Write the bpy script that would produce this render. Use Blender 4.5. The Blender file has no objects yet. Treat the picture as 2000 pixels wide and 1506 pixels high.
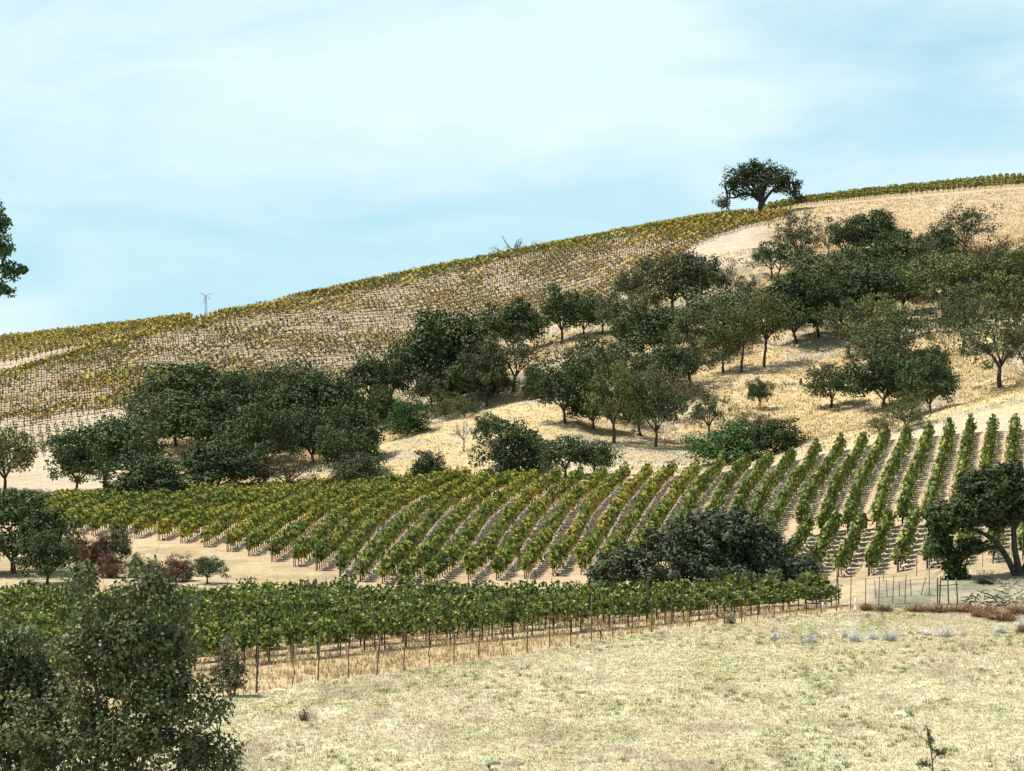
import bpy, math, random
import numpy as np
from mathutils import Vector

random.seed(7)
SC = bpy.context.scene
COL = SC.collection
R = math.radians

# ------------------------------------------------------------------ camera
CAMZ = 14.6
F = 4120.0            # focal length in pixels of the 2000 px wide photograph
U0, V0 = 1000.0, 753.0
cd = bpy.data.cameras.new('camera')
cam = bpy.data.objects.new('camera', cd)
COL.objects.link(cam)
cam.location = (0, 0, CAMZ)
cam.rotation_euler = (R(90), 0, 0)
cd.sensor_width = 36.0
cd.lens = 36.0 * F / 2000.0
cd.clip_start = 0.5
cd.clip_end = 9000
SC.camera = cam

# ------------------------------------------------------------------ light
SUN_EL, SUN_AZ = 61.0, -84.0       # azimuth measured from +Y (away from the camera) towards +X
sd = Vector((math.sin(R(SUN_AZ)) * math.cos(R(SUN_EL)), math.cos(R(SUN_AZ)) * math.cos(R(SUN_EL)), math.sin(R(SUN_EL))))
sl = bpy.data.lights.new('sun', 'SUN')
sl.energy = 5.0
sl.angle = R(0.55)
sl.color = (1.0, 0.955, 0.88)
sun = bpy.data.objects.new('sun', sl)
COL.objects.link(sun)
sun.rotation_euler = (-sd).to_track_quat('-Z', 'Y').to_euler()
sun.location = (-60, 0, 120)

W = bpy.data.worlds.new('World')
SC.world = W
W.use_nodes = True
nt = W.node_tree
nt.nodes.clear()
N = nt.nodes.new
out = N('ShaderNodeOutputWorld')
bg = N('ShaderNodeBackground')
sky = N('ShaderNodeTexSky')
sky.sky_type = 'NISHITA'
sky.sun_disc = False
sky.sun_elevation = R(SUN_EL)
sky.sun_rotation = R(SUN_AZ)
sky.altitude = 300
sky.air_density = 1.0
sky.dust_density = 0.15
sky.ozone_density = 1.6
tc = N('ShaderNodeTexCoord')
mp = N('ShaderNodeMapping')
mp.inputs['Scale'].default_value = (1.0, 1.0, 3.3)
mp.inputs['Rotation'].default_value = (0.0, R(9), 0.0)
nz = N('ShaderNodeTexNoise')
nz.inputs['Scale'].default_value = 3.1
nz.inputs['Detail'].default_value = 5.0
nz.inputs['Roughness'].default_value = 0.5
nz.inputs['Distortion'].default_value = 0.6
nz2 = N('ShaderNodeTexNoise')
nz2.inputs['Scale'].default_value = 9.0
nz2.inputs['Detail'].default_value = 7.0
nz2.inputs['Roughness'].default_value = 0.55
nz2.inputs['Distortion'].default_value = 1.2
ad = N('ShaderNodeMath'); ad.operation = 'MULTIPLY_ADD'
ad.inputs[1].default_value = 0.35
rmp = N('ShaderNodeValToRGB')
rmp.color_ramp.elements[0].position = 0.50
rmp.color_ramp.elements[0].color = (0, 0, 0, 1)
rmp.color_ramp.elements[1].position = 0.84
rmp.color_ramp.elements[1].color = (1, 1, 1, 1)
gm = N('ShaderNodeMath'); gm.operation = 'MULTIPLY'; gm.inputs[1].default_value = 1.0
mxs = N('ShaderNodeMix'); mxs.data_type = 'RGBA'
mxs.inputs[7].default_value = (10.6, 12.3, 12.3, 1)     # thin sunlit cirrus
tint = N('ShaderNodeMix'); tint.data_type = 'RGBA'; tint.blend_type = 'MULTIPLY'
tint.inputs[0].default_value = 1.0
tint.inputs[7].default_value = (0.86, 1.14, 1.16, 1)
L = nt.links.new
L(tc.outputs['Generated'], mp.inputs['Vector'])
L(mp.outputs[0], nz.inputs['Vector'])
L(mp.outputs[0], nz2.inputs['Vector'])
L(nz2.outputs['Fac'], ad.inputs[0])
L(nz.outputs['Fac'], ad.inputs[2])
L(ad.outputs[0], rmp.inputs['Fac'])
# thin high veil: optically thicker towards the horizon
sepz = N('ShaderNodeSeparateXYZ'); L(tc.outputs['Generated'], sepz.inputs[0])
veil = N('ShaderNodeMapRange'); veil.interpolation_type = 'SMOOTHSTEP'
veil.inputs[1].default_value = 0.05; veil.inputs[2].default_value = 0.75; veil.inputs[3].default_value = 0.8; veil.inputs[4].default_value = 0.06
L(sepz.outputs['Z'], veil.inputs[0])
cl = N('ShaderNodeMapRange'); cl.inputs[1].default_value = 0.1; cl.inputs[2].default_value = 0.8; cl.inputs[3].default_value = 0.85; cl.inputs[4].default_value = 0.3
L(sepz.outputs['Z'], cl.inputs[0])
cm_ = N('ShaderNodeMath'); cm_.operation = 'MULTIPLY'
L(rmp.outputs['Color'], cm_.inputs[0]); L(cl.outputs[0], cm_.inputs[1])
vm = N('ShaderNodeMix'); vm.data_type = 'RGBA'; vm.inputs[7].default_value = (6.3, 10.3, 12.0, 1)
L(veil.outputs[0], vm.inputs[0])
L(cm_.outputs[0], gm.inputs[0])
L(gm.outputs[0], mxs.inputs[0])
L(sky.outputs[0], tint.inputs[6])
L(tint.outputs[2], vm.inputs[6])
L(vm.outputs[2], mxs.inputs[6])
L(mxs.outputs[2], bg.inputs['Color'])
bg.inputs['Strength'].default_value = 0.06
L(bg.outputs[0], out.inputs[0])

SC.view_settings.view_transform = 'Standard'
SC.view_settings.look = 'None'
SC.view_settings.exposure = 0.5
SC.view_settings.gamma = 1.0
SC.view_settings.use_curve_mapping = False
SC.render.engine = 'CYCLES'
SC.cycles.max_bounces = 5
SC.cycles.transparent_max_bounces = 4

# ------------------------------------------------------------------ helpers
RNG = np.random.default_rng(11)

def tag(o, label=None, cat=None, group=None, kind=None):
    if label: o['label'] = label
    if cat: o['category'] = cat
    if group: o['group'] = group
    if kind: o['kind'] = kind
    return o

def empty(name, loc, rz=0.0):
    o = bpy.data.objects.new(name, None)
    COL.objects.link(o)
    o.empty_display_size = 0.3
    o.location = loc
    o.rotation_euler = (0, 0, rz)
    return o

def mesh_np(name, verts, faces, nv, mat=None, tint=None, smooth=False):
    """verts (n,3); faces (m,nv) int; tint (n,3) optional."""
    me = bpy.data.meshes.new(name)
    n, m = len(verts), len(faces)
    me.vertices.add(n)
    me.vertices.foreach_set('co', np.asarray(verts, np.float32).ravel())
    me.loops.add(m * nv)
    me.loops.foreach_set('vertex_index', np.asarray(faces, np.int32).ravel())
    me.polygons.add(m)
    me.polygons.foreach_set('loop_start', np.arange(0, m * nv, nv, dtype=np.int32))
    me.update(calc_edges=True)
    if smooth:
        me.polygons.foreach_set('use_smooth', np.ones(m, bool))
    if tint is not None:
        a = me.color_attributes.new('tint', 'FLOAT_COLOR', 'POINT')
        c = np.ones((n, 4), np.float32)
        c[:, :3] = tint
        a.data.foreach_set('color', c.ravel())
    if mat: me.materials.append(mat)
    return me

def link(name, me, parent=None):
    o = bpy.data.objects.new(name, me)
    COL.objects.link(o)
    if parent: o.parent = parent
    return o

class Acc:
    """collects quads (tint per vertex)"""
    def __init__(s): s.v = []; s.f = []; s.t = []; s.n = 0
    def add(s, v, f, t=(1, 1, 1)):
        v = np.asarray(v, float).reshape(-1, 3)
        f = np.asarray(f, int).reshape(-1, 4)
        t = np.broadcast_to(np.asarray(t, float), v.shape)
        s.v.append(v); s.f.append(f + s.n); s.t.append(t); s.n += len(v)
    def mesh(s, name, mat, smooth=False):
        return mesh_np(name, np.concatenate(s.v), np.concatenate(s.f), 4, mat, np.concatenate(s.t), smooth)
    def arrays(s):
        return np.concatenate(s.v), np.concatenate(s.f), np.concatenate(s.t)

def tube(acc, pts, rad, sides=6, t=(1, 1, 1)):
    P = np.asarray(pts, float); n = len(P)
    rad = np.broadcast_to(np.asarray(rad, float), (n,))
    d = np.gradient(P, axis=0)
    d /= np.linalg.norm(d, axis=1)[:, None] + 1e-9
    ref = np.array([0.31, 0.9, 0.21])
    a = np.cross(d, ref); a /= np.linalg.norm(a, axis=1)[:, None] + 1e-9
    b = np.cross(d, a)
    ang = np.arange(sides) * 2 * math.pi / sides
    ring = P[:, None] + rad[:, None, None] * (np.cos(ang)[None, :, None] * a[:, None] + np.sin(ang)[None, :, None] * b[:, None])
    V = ring.reshape(-1, 3)
    f = []
    for i in range(n - 1):
        for j in range(sides):
            k = (j + 1) % sides
            f.append((i * sides + j, i * sides + k, (i + 1) * sides + k, (i + 1) * sides + j))
    top = (n - 1) * sides
    if sides == 4:
        f.append((top, top + 1, top + 2, top + 3)); f.append((3, 2, 1, 0))
    elif sides == 6:
        for o in (0, top):
            f.append((o, o + 1, o + 2, o + 3)); f.append((o, o + 3, o + 4, o + 5))
    acc.add(V, f, t)

def box(acc, c, s, t=(1, 1, 1)):
    c = np.asarray(c, float); h = np.asarray(s, float) / 2
    V = np.array([[x, y, z] for z in (-1, 1) for y in (-1, 1) for x in (-1, 1)]) * h + c
    acc.add(V, [(0, 2, 3, 1), (4, 5, 7, 6), (0, 1, 5, 4), (2, 6, 7, 3), (0, 4, 6, 2), (1, 3, 7, 5)], t)

def unit(a): return a / (np.linalg.norm(a, axis=-1, keepdims=True) + 1e-9)

def leaves(cent, nrm, size, aspect=0.6, rng=RNG, pointed=True):
    """leaf-sized quads; returns verts, faces"""
    n = len(cent)
    t = unit(np.cross(nrm, rng.normal(size=(n, 3))))
    b = np.cross(nrm, t)
    s = np.broadcast_to(size, (n,))[:, None] / 2
    if pointed:   # kite with a folded midrib
        V = np.stack([cent - t * s, cent + b * s * aspect + nrm * s * 0.25, cent + t * s * 1.0, cent - b * s * aspect + nrm * s * 0.25], 1)
    else:
        V = np.stack([cent - t * s - b * s * aspect, cent + t * s - b * s * aspect, cent + t * s + b * s * aspect, cent - t * s + b * s * aspect], 1)
    f = np.arange(n * 4).reshape(n, 4)
    return V.reshape(-1, 3), f

def hash2(ix, iy, seed):
    h = (ix.astype(np.int64) * 374761393 + iy.astype(np.int64) * 668265263 + seed * 1442695041) & 0xffffffff
    h = ((h ^ (h >> 13)) * 1274126177) & 0xffffffff
    return ((h ^ (h >> 16)) & 0xffff) / 65535.0

def vnoise(x, y, seed=0):
    ix, iy = np.floor(x), np.floor(y)
    fx, fy = x - ix, y - iy
    fx = fx * fx * (3 - 2 * fx); fy = fy * fy * (3 - 2 * fy)
    a = hash2(ix, iy, seed); b = hash2(ix + 1, iy, seed); c = hash2(ix, iy + 1, seed); d = hash2(ix + 1, iy + 1, seed)
    return (a * (1 - fx) + b * fx) * (1 - fy) + (c * (1 - fx) + d * fx) * fy

def fbm(x, y, seed=0, oct=4):
    x = np.asarray(x, float); y = np.asarray(y, float)
    s = 0; a = 1; tot = 0
    for i in range(oct):
        s = s + a * vnoise(x * 2 ** i + 17.3 * i, y * 2 ** i - 9.1 * i, seed + i); tot += a; a *= 0.5
    return s / tot

# ------------------------------------------------------------------ materials
def mat_new(name):
    m = bpy.data.materials.new(name); m.use_nodes = True
    return m, m.node_tree, m.node_tree.nodes['Principled BSDF']

def mat_tinted(name, base, rough=0.7, spec=0.25, noise=None, bump=0.0, rand=0.0, transl=0.0, metal=0.0):
    m, t, p = mat_new(name)
    n, l = t.nodes.new, t.links.new
    at = n('ShaderNodeAttribute'); at.attribute_name = 'tint'
    mu = n('ShaderNodeMix'); mu.data_type = 'RGBA'; mu.blend_type = 'MULTIPLY'; mu.inputs[0].default_value = 1
    mu.inputs[7].default_value = (*base, 1)
    l(at.outputs['Color'], mu.inputs[6])
    cur = mu.outputs[2]
    if rand:
        oi = n('ShaderNodeObjectInfo')
        mr = n('ShaderNodeMapRange'); mr.inputs[3].default_value = 1 - rand; mr.inputs[4].default_value = 1 + rand
        l(oi.outputs['Random'], mr.inputs[0])
        sc = n('ShaderNodeVectorMath'); sc.operation = 'SCALE'
        l(cur, sc.inputs[0]); l(mr.outputs[0], sc.inputs['Scale'])
        cur = sc.outputs[0]
    if noise:
        tcx = n('ShaderNodeTexCoord')
        nn = n('ShaderNodeTexNoise'); nn.inputs['Scale'].default_value = noise[0]; nn.inputs['Detail'].default_value = 4
        l(tcx.outputs['Object'], nn.inputs['Vector'])
        mr = n('ShaderNodeMapRange'); mr.inputs[1].default_value = 0.3; mr.inputs[2].default_value = 0.7
        mr.inputs[3].default_value = 1 - noise[1]; mr.inputs[4].default_value = 1 + noise[1]
        l(nn.outputs['Fac'], mr.inputs[0])
        sc = n('ShaderNodeVectorMath'); sc.operation = 'SCALE'
        l(cur, sc.inputs[0]); l(mr.outputs[0], sc.inputs['Scale'])
        cur = sc.outputs[0]
        if bump:
            bp = n('ShaderNodeBump'); bp.inputs['Strength'].default_value = bump; bp.inputs['Distance'].default_value = 0.05
            l(nn.outputs['Fac'], bp.inputs['Height']); l(bp.outputs[0], p.inputs['Normal'])
    l(cur, p.inputs['Base Color'])
    p.inputs['Roughness'].default_value = rough
    p.inputs['Specular IOR Level'].default_value = spec
    p.inputs['Metallic'].default_value = metal
    if transl:
        tr = n('ShaderNodeBsdfTranslucent'); l(cur, tr.inputs[0])
        mx = n('ShaderNodeMixShader'); mx.inputs[0].default_value = transl
        l(p.outputs[0], mx.inputs[1]); l(tr.outputs[0], mx.inputs[2])
        l(mx.outputs[0], t.nodes['Material Output'].inputs[0])
    return m

M_OAK = mat_tinted('oak_foliage', (0.048, 0.072, 0.030), 0.7, 0.12, rand=0.2)
M_BLUE = mat_tinted('blue_oak_foliage', (0.080, 0.096, 0.048), 0.7, 0.12, rand=0.2)
M_OLIVE = mat_tinted('olive_oak_foliage', (0.098, 0.115, 0.044), 0.7, 0.12, rand=0.2)
M_BROWN = mat_tinted('dry_oak_foliage', (0.12, 0.105, 0.065), 0.8, 0.1, rand=0.15)
M_GREENB = mat_tinted('green_shrub_foliage', (0.055, 0.115, 0.038), 0.7, 0.12, rand=0.15)
M_DRYB = mat_tinted('dry_brown_shrub', (0.12, 0.078, 0.055), 0.85, 0.1, rand=0.15)
M_SAGE = mat_tinted('sage_shrub', (0.50, 0.50, 0.48), 0.85, 0.1, rand=0.1)
M_BARK = mat_tinted('oak_bark', (0.065, 0.055, 0.047), 0.9, 0.1, noise=(3.0, 0.4), bump=0.5)
M_DEADW = mat_tinted('dead_wood', (0.26, 0.23, 0.19), 0.9, 0.1, noise=(3.0, 0.3), bump=0.4)
M_NEARLEAF = mat_tinted('near_leaf', (0.098, 0.122, 0.058), 0.5, 0.2, transl=0.08)
M_SKYLEAF = mat_tinted('hanging_leaf', (0.055, 0.10, 0.03), 0.45, 0.4, transl=0.22)
M_VINE = mat_tinted('vine_leaf', (1, 1, 1), 0.6, 0.12, rand=0.16, transl=0.16)
M_VWOOD = mat_tinted('vine_wood', (0.105, 0.075, 0.055), 0.9, 0.1)
M_STAKE = mat_tinted('rusty_steel', (0.055, 0.042, 0.035), 0.7, 0.3, noise=(6.0, 0.3))
M_GPOST = mat_tinted('green_steel_post', (0.075, 0.085, 0.05), 0.6, 0.3, noise=(6.0, 0.3))
M_WIRE = mat_tinted('fence_wire', (0.16, 0.14, 0.12), 0.5, 0.5, metal=0.5)
M_HOSE = mat_tinted('drip_hose', (0.03, 0.03, 0.03), 0.6, 0.3)
M_GRASS = mat_tinted('dry_grass', (1, 1, 1), 0.8, 0.15, transl=0.15)
M_WHITE = mat_tinted('white_plastic', (0.75, 0.75, 0.72), 0.5, 0.3)
M_TURB = mat_tinted('turbine_steel', (0.30, 0.36, 0.42), 0.5, 0.4)
M_ROCK = mat_tinted('pale_rock', (0.36, 0.35, 0.30), 0.9, 0.1, noise=(5.0, 0.4), bump=0.6)
M_BERM = mat_tinted('pale_straw_soil', (1, 1, 1), 0.95, 0.05, noise=(4.0, 0.3), bump=0.4)

def ground_material():
    m, t, p = mat_new('ground')
    n, l = t.nodes.new, t.links.new
    at = n('ShaderNodeAttribute'); at.attribute_name = 'tint'
    tcx = n('ShaderNodeTexCoord')
    def noise(sc, det, rough=0.6, dist=0.0):
        q = n('ShaderNodeTexNoise'); q.inputs['Scale'].default_value = sc; q.inputs['Detail'].default_value = det
        q.inputs['Roughness'].default_value = rough; q.inputs['Distortion'].default_value = dist
        l(tcx.outputs['Object'], q.inputs['Vector']); return q
    def rng_(q, a, b, lo=0.3, hi=0.7):
        mr = n('ShaderNodeMapRange'); mr.inputs[1].default_value = lo; mr.inputs[2].default_value = hi
        mr.inputs[3].default_value = a; mr.inputs[4].default_value = b
        l(q.outputs['Fac'], mr.inputs[0]); return mr.outputs[0]
    fine = noise(2.6, 8, 0.72, 0.8); mid = noise(0.45, 6, 0.6, 0.5); big = noise(0.05, 4)
    cur = at.outputs['Color']
    for q, a, b in ((fine, 0.66, 1.26), (mid, 0.84, 1.13), (big, 0.92, 1.07)):
        sc = n('ShaderNodeVectorMath'); sc.operation = 'SCALE'
        l(cur, sc.inputs[0]); l(rng_(q, a, b), sc.inputs['Scale']); cur = sc.outputs[0]
    l(cur, p.inputs['Base Color'])
    p.inputs['Roughness'].default_value = 0.95
    p.inputs['Specular IOR Level'].default_value = 0.08
    b1 = n('ShaderNodeBump'); b1.inputs['Strength'].default_value = 0.75; b1.inputs['Distance'].default_value = 0.22
    l(fine.outputs['Fac'], b1.inputs['Height'])
    b2 = n('ShaderNodeBump'); b2.inputs['Strength'].default_value = 0.5; b2.inputs['Distance'].default_value = 0.6
    l(mid.outputs['Fac'], b2.inputs['Height']); l(b1.outputs[0], b2.inputs['Normal'])
    l(b2.outputs[0], p.inputs['Normal'])
    return m
M_GROUND = ground_material()

# ------------------------------------------------------------------ terrain
def zv(Y, v): return CAMZ - (v - V0) / F * Y

# each layer: list of (u, Y, z or ('v', v))
def lay(*pts): return pts
LAYERS = [
    lay((0, 2, 13.0)),
    lay((0, 20, 10.2)),
    lay((0, 45, 4.6)),
    lay((0, 78, 0.05)),
    lay((0, 108, 0.0)),
    lay((0, 138, 0.0)),
    lay((0, 146, 0.0), (1580, 146, 0.0), (1640, 144, 0.1), (1690, 143.5, 0.85), (1800, 143.5, 1.05), (2000, 143, 1.2)),
    lay((0, 205, 0.0), (266, 202, 0.0), (450, 184, 0.0), (620, 166, 0.0), (760, 156, 0.0), (1000, 156, 0.0), (1400, 157, 0.2), (1640, 159, ('v', 1128)), (1750, 158, ('v', 1118)), (1880, 155, ('v', 1103)), (2000, 154, ('v', 1096))),
    lay((0, 232, ('v', 1010)), (266, 236, ('v', 1002)), (500, 232, ('v', 1002)), (700, 212, ('v', 1022)), (900, 196, ('v', 1045)), (1100, 190, ('v', 1045)), (1300, 190, ('v', 1030)), (1450, 184, ('v', 1040)), (1600, 179, ('v', 1040)), (1750, 176, ('v', 1025)), (2000, 173, ('v', 1008))),
    lay((0, 262, ('v', 988)), (266, 272, ('v', 975)), (500, 280, ('v', 965)), (700, 280, ('v', 955)), (900, 274, ('v', 941)), (1100, 262, ('v', 939)), (1300, 254, ('v', 930)), (1450, 249, ('v', 918)), (1600, 243, ('v', 889)), (1730, 238, ('v', 864)), (1850, 234, ('v', 852)), (2000, 230, ('v', 841))),
    lay((0, 290, ('v', 967)), (266, 302, ('v', 957)), (500, 305, ('v', 940)), (620, 306, ('v', 915)), (700, 310, ('v', 886)), (780, 314, ('v', 855)), (850, 318, ('v', 834)), (960, 322, ('v', 804)), (1060, 326, ('v', 780)), (1180, 326, ('v', 800)), (1290, 300, ('v', 870)), (1390, 275, ('v', 898)), (1480, 264, ('v', 893)), (1560, 261, ('v', 872)), (1700, 259, ('v', 837)), (1850, 257, ('v', 797)), (2000, 255, ('v', 760))),
    lay((0, 312, ('v', 945)), (266, 325, ('v', 928)), (500, 326, ('v', 905)), (620, 328, ('v', 890)), (700, 334, ('v', 912)), (780, 340, ('v', 895)), (850, 342, ('v', 880)), (960, 345, ('v', 850)), (1060, 346, ('v', 812)), (1180, 344, ('v', 772)), (1290, 318, ('v', 845)), (1390, 295, ('v', 872)), (1480, 284, ('v', 868)), (1560, 280, ('v', 866)), (1700, 279, ('v', 858)), (1850, 277, ('v', 826)), (2000, 275, ('v', 792))),
    lay((0, 350, ('v', 900)), (266, 362, ('v', 872)), (500, 368, ('v', 830)), (700, 378, ('v', 792)), (850, 384, ('v', 768)), (1050, 388, ('v', 706)), (1200, 388, ('v', 690)), (1330, 372, ('v', 705)), (1500, 352, ('v', 735)), (1650, 345, ('v', 735)), (1800, 340, ('v', 725)), (2000, 336, ('v', 690))),
    lay((0, 396, ('v', 838)), (230, 406, ('v', 806)), (350, 412, ('v', 786)), (650, 430, ('v', 744)), (850, 445, ('v', 700)), (1050, 455, ('v', 645)), (1200, 460, ('v', 590)), (1330, 464, ('v', 515)), (1450, 472, ('v', 475)), (1530, 474, ('v', 470)), (1650, 458, ('v', 500)), (1800, 440, ('v', 532)), (2000, 430, ('v', 528))),
    lay((0, 446, ('v', 742)), (200, 462, ('v', 686)), (370, 480, ('v', 632)), (500, 494, ('v', 604)), (620, 504, ('v', 580)), (800, 514, ('v', 540)), (1000, 520, ('v', 502)), (1200, 526, ('v', 463)), (1310, 530, ('v', 442)), (1430, 532, ('v', 424)), (1500, 532, ('v', 418)), (1570, 534, ('v', 404)), (1700, 538, ('v', 391)), (1850, 542, ('v', 378)), (2000, 546, ('v', 366))),
    lay((0, 525, ('v', 670)), (200, 535, ('v', 647)), (350, 542, ('v', 630)), (430, 540, ('v', 622)), (520, 540, ('v', 607)), (640, 540, ('v', 585)), (800, 550, ('v', 549)), (1000, 556, ('v', 512)), (1200, 560, ('v', 474)), (1430, 566, ('v', 428)), (1570, 568, ('v', 398)), (1700, 572, ('v', 382)), (2000, 580, ('v', 351))),
    lay((0, 640, 17.0), (430, 650, 18.0), (1000, 660, 34.0), (1500, 670, 46.0), (2000, 680, 56.0)),
    lay((0, 1300, 0.0)),
    lay((0, 3600, -30.0)),
]
UT = np.arange(-900, 2901, 10.0)
def table():
    Yt = np.zeros((len(LAYERS), len(UT))); Zt = np.zeros_like(Yt)
    k = np.exp(-0.5 * (np.arange(-6, 7) / 2.6) ** 2); k /= k.sum()
    for i, ly in enumerate(LAYERS):
        us = [p[0] for p in ly]; ys = [p[1] for p in ly]
        zs = [zv(p[1], p[2][1]) if isinstance(p[2], tuple) else p[2] for p in ly]
        yy = np.interp(UT, us, ys); zz = np.interp(UT, us, zs)
        if len(ly) > 1:
            yy = np.convolve(np.pad(yy, 6, 'edge'), k, 'valid'); zz = np.convolve(np.pad(zz, 6, 'edge'), k, 'valid')
        Yt[i] = yy; Zt[i] = zz
    return Yt, Zt
YT, ZT = table()

def pchip_eval(x, y, xq):
    h = np.diff(x); d = np.diff(y) / h
    m = np.zeros_like(y)
    w1 = 2 * h[1:] + h[:-1]; w2 = h[1:] + 2 * h[:-1]
    same = (d[:-1] * d[1:]) > 0
    with np.errstate(divide='ignore', invalid='ignore'):
        mm = (w1 + w2) / (w1 / d[:-1] + w2 / d[1:])
    m[1:-1] = np.where(same, mm, 0.0)
    m[0] = d[0]; m[-1] = d[-1]
    i = np.clip(np.searchsorted(x, xq) - 1, 0, len(x) - 2)
    s = (xq - x[i]) / h[i]
    z = ((2*s**3-3*s**2+1) * y[i] + (s**3-2*s**2+s) * h[i] * m[i] + (-2*s**3+3*s**2) * y[i+1] + (s**3-s**2) * h[i] * m[i+1])
    return z, i + s

UG = np.concatenate([np.arange(-7000, -400, 120), np.arange(-400, 2400, 8), np.arange(2400, 9001, 120)]).astype(float)
YG = np.concatenate([np.geomspace(2, 78, 46)[:-1], np.arange(78, 590, 0.9), np.geomspace(590, 3600, 40)])
HG = np.zeros((len(UG), len(YG))); SG = np.zeros_like(HG)
for c, u in enumerate(UG):
    uu = float(np.clip(u, UT[0], UT[-1]))
    k = (uu - UT[0]) / 10.0
    i0 = min(int(k), len(UT) - 2); fr = k - i0
    x = YT[:, i0] * (1 - fr) + YT[:, i0 + 1] * fr
    y = ZT[:, i0] * (1 - fr) + ZT[:, i0 + 1] * fr
    HG[c], SG[c] = pchip_eval(x, y, YG)
XGW = (UG[:, None] - U0) / F * YG[None, :]
YGW = np.broadcast_to(YG[None, :], XGW.shape)
def sstep(a, b, x):
    t = np.clip((x - a) / (b - a), 0, 1); return t * t * (3 - 2 * t)
hilly = sstep(270, 330, YGW) * (1 - sstep(470, 520, YGW)) 
hilly = np.maximum(hilly, 0.5 * sstep(9.2, 10.0, SG) * (1 - sstep(13.0, 14.0, SG)))
slope_n = (fbm(XGW / 22, YGW / 30, 3, 3) - 0.5) * 3.0 + (fbm(XGW / 7, YGW / 9, 5, 3) - 0.5) * 1.0
small_n = (fbm(XGW / 3.5, YGW / 3.5, 9, 3) - 0.5)
HG += slope_n * hilly * 0.75
HG += small_n * (0.10 + 0.25 * sstep(200, 320, YGW))
HG += (fbm(XGW / 12, YGW / 12, 21, 3) - 0.5) * 0.22 * sstep(60, 90, YGW) * (1 - sstep(135, 150, YGW))

def height(x, y):
    """ground height at world x, y"""
    x = np.asarray(x, float); y = np.maximum(np.asarray(y, float), 2.01)
    u = U0 + F * x / y
    ci = np.clip(np.searchsorted(UG, u) - 1, 0, len(UG) - 2)
    ri = np.clip(np.searchsorted(YG, y) - 1, 0, len(YG) - 2)
    fu = np.clip((u - UG[ci]) / (UG[ci + 1] - UG[ci]), 0, 1)
    fy = np.clip((y - YG[ri]) / (YG[ri + 1] - YG[ri]), 0, 1)
    return ((HG[ci, ri] * (1 - fu) + HG[ci + 1, ri] * fu) * (1 - fy) + (HG[ci, ri + 1] * (1 - fu) + HG[ci + 1, ri + 1] * fu) * fy)

def pick(u, v, ymin=60.0, ymax=1200.0):
    """where the sight line through photo pixel (u, v) meets the ground"""
    ys = np.arange(ymin, ymax, 0.4)
    xs = (u - U0) / F * ys
    d = height(xs, ys) - zv(ys, v)
    k = np.argmax(d > 0)
    if d[k] <= 0:
        k = int(np.argmax(d))
        y = ys[k]
    elif k > 0:
        y = ys[k - 1] + 0.4 * (-d[k - 1]) / (d[k] - d[k - 1] + 1e-9)
    else:
        y = ys[0]
    x = (u - U0) / F * y
    return float(x), float(y), float(height(x, y))

FENCE_PX = [(-400, 1440), (300, 1385), (500, 1355), (620, 1332), (788, 1312), (886, 1298), (1030, 1277), (1155, 1252), (1312, 1228), (1448, 1216), (1543, 1205), (1661, 1193), (1718, 1186), (1870, 1184), (2100, 1183), (2600, 1180)]
def fenceY(u):
    v = np.interp(u, [p[0] for p in FENCE_PX], [p[1] for p in FENCE_PX])
    return CAMZ * F / (v - V0)

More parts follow.
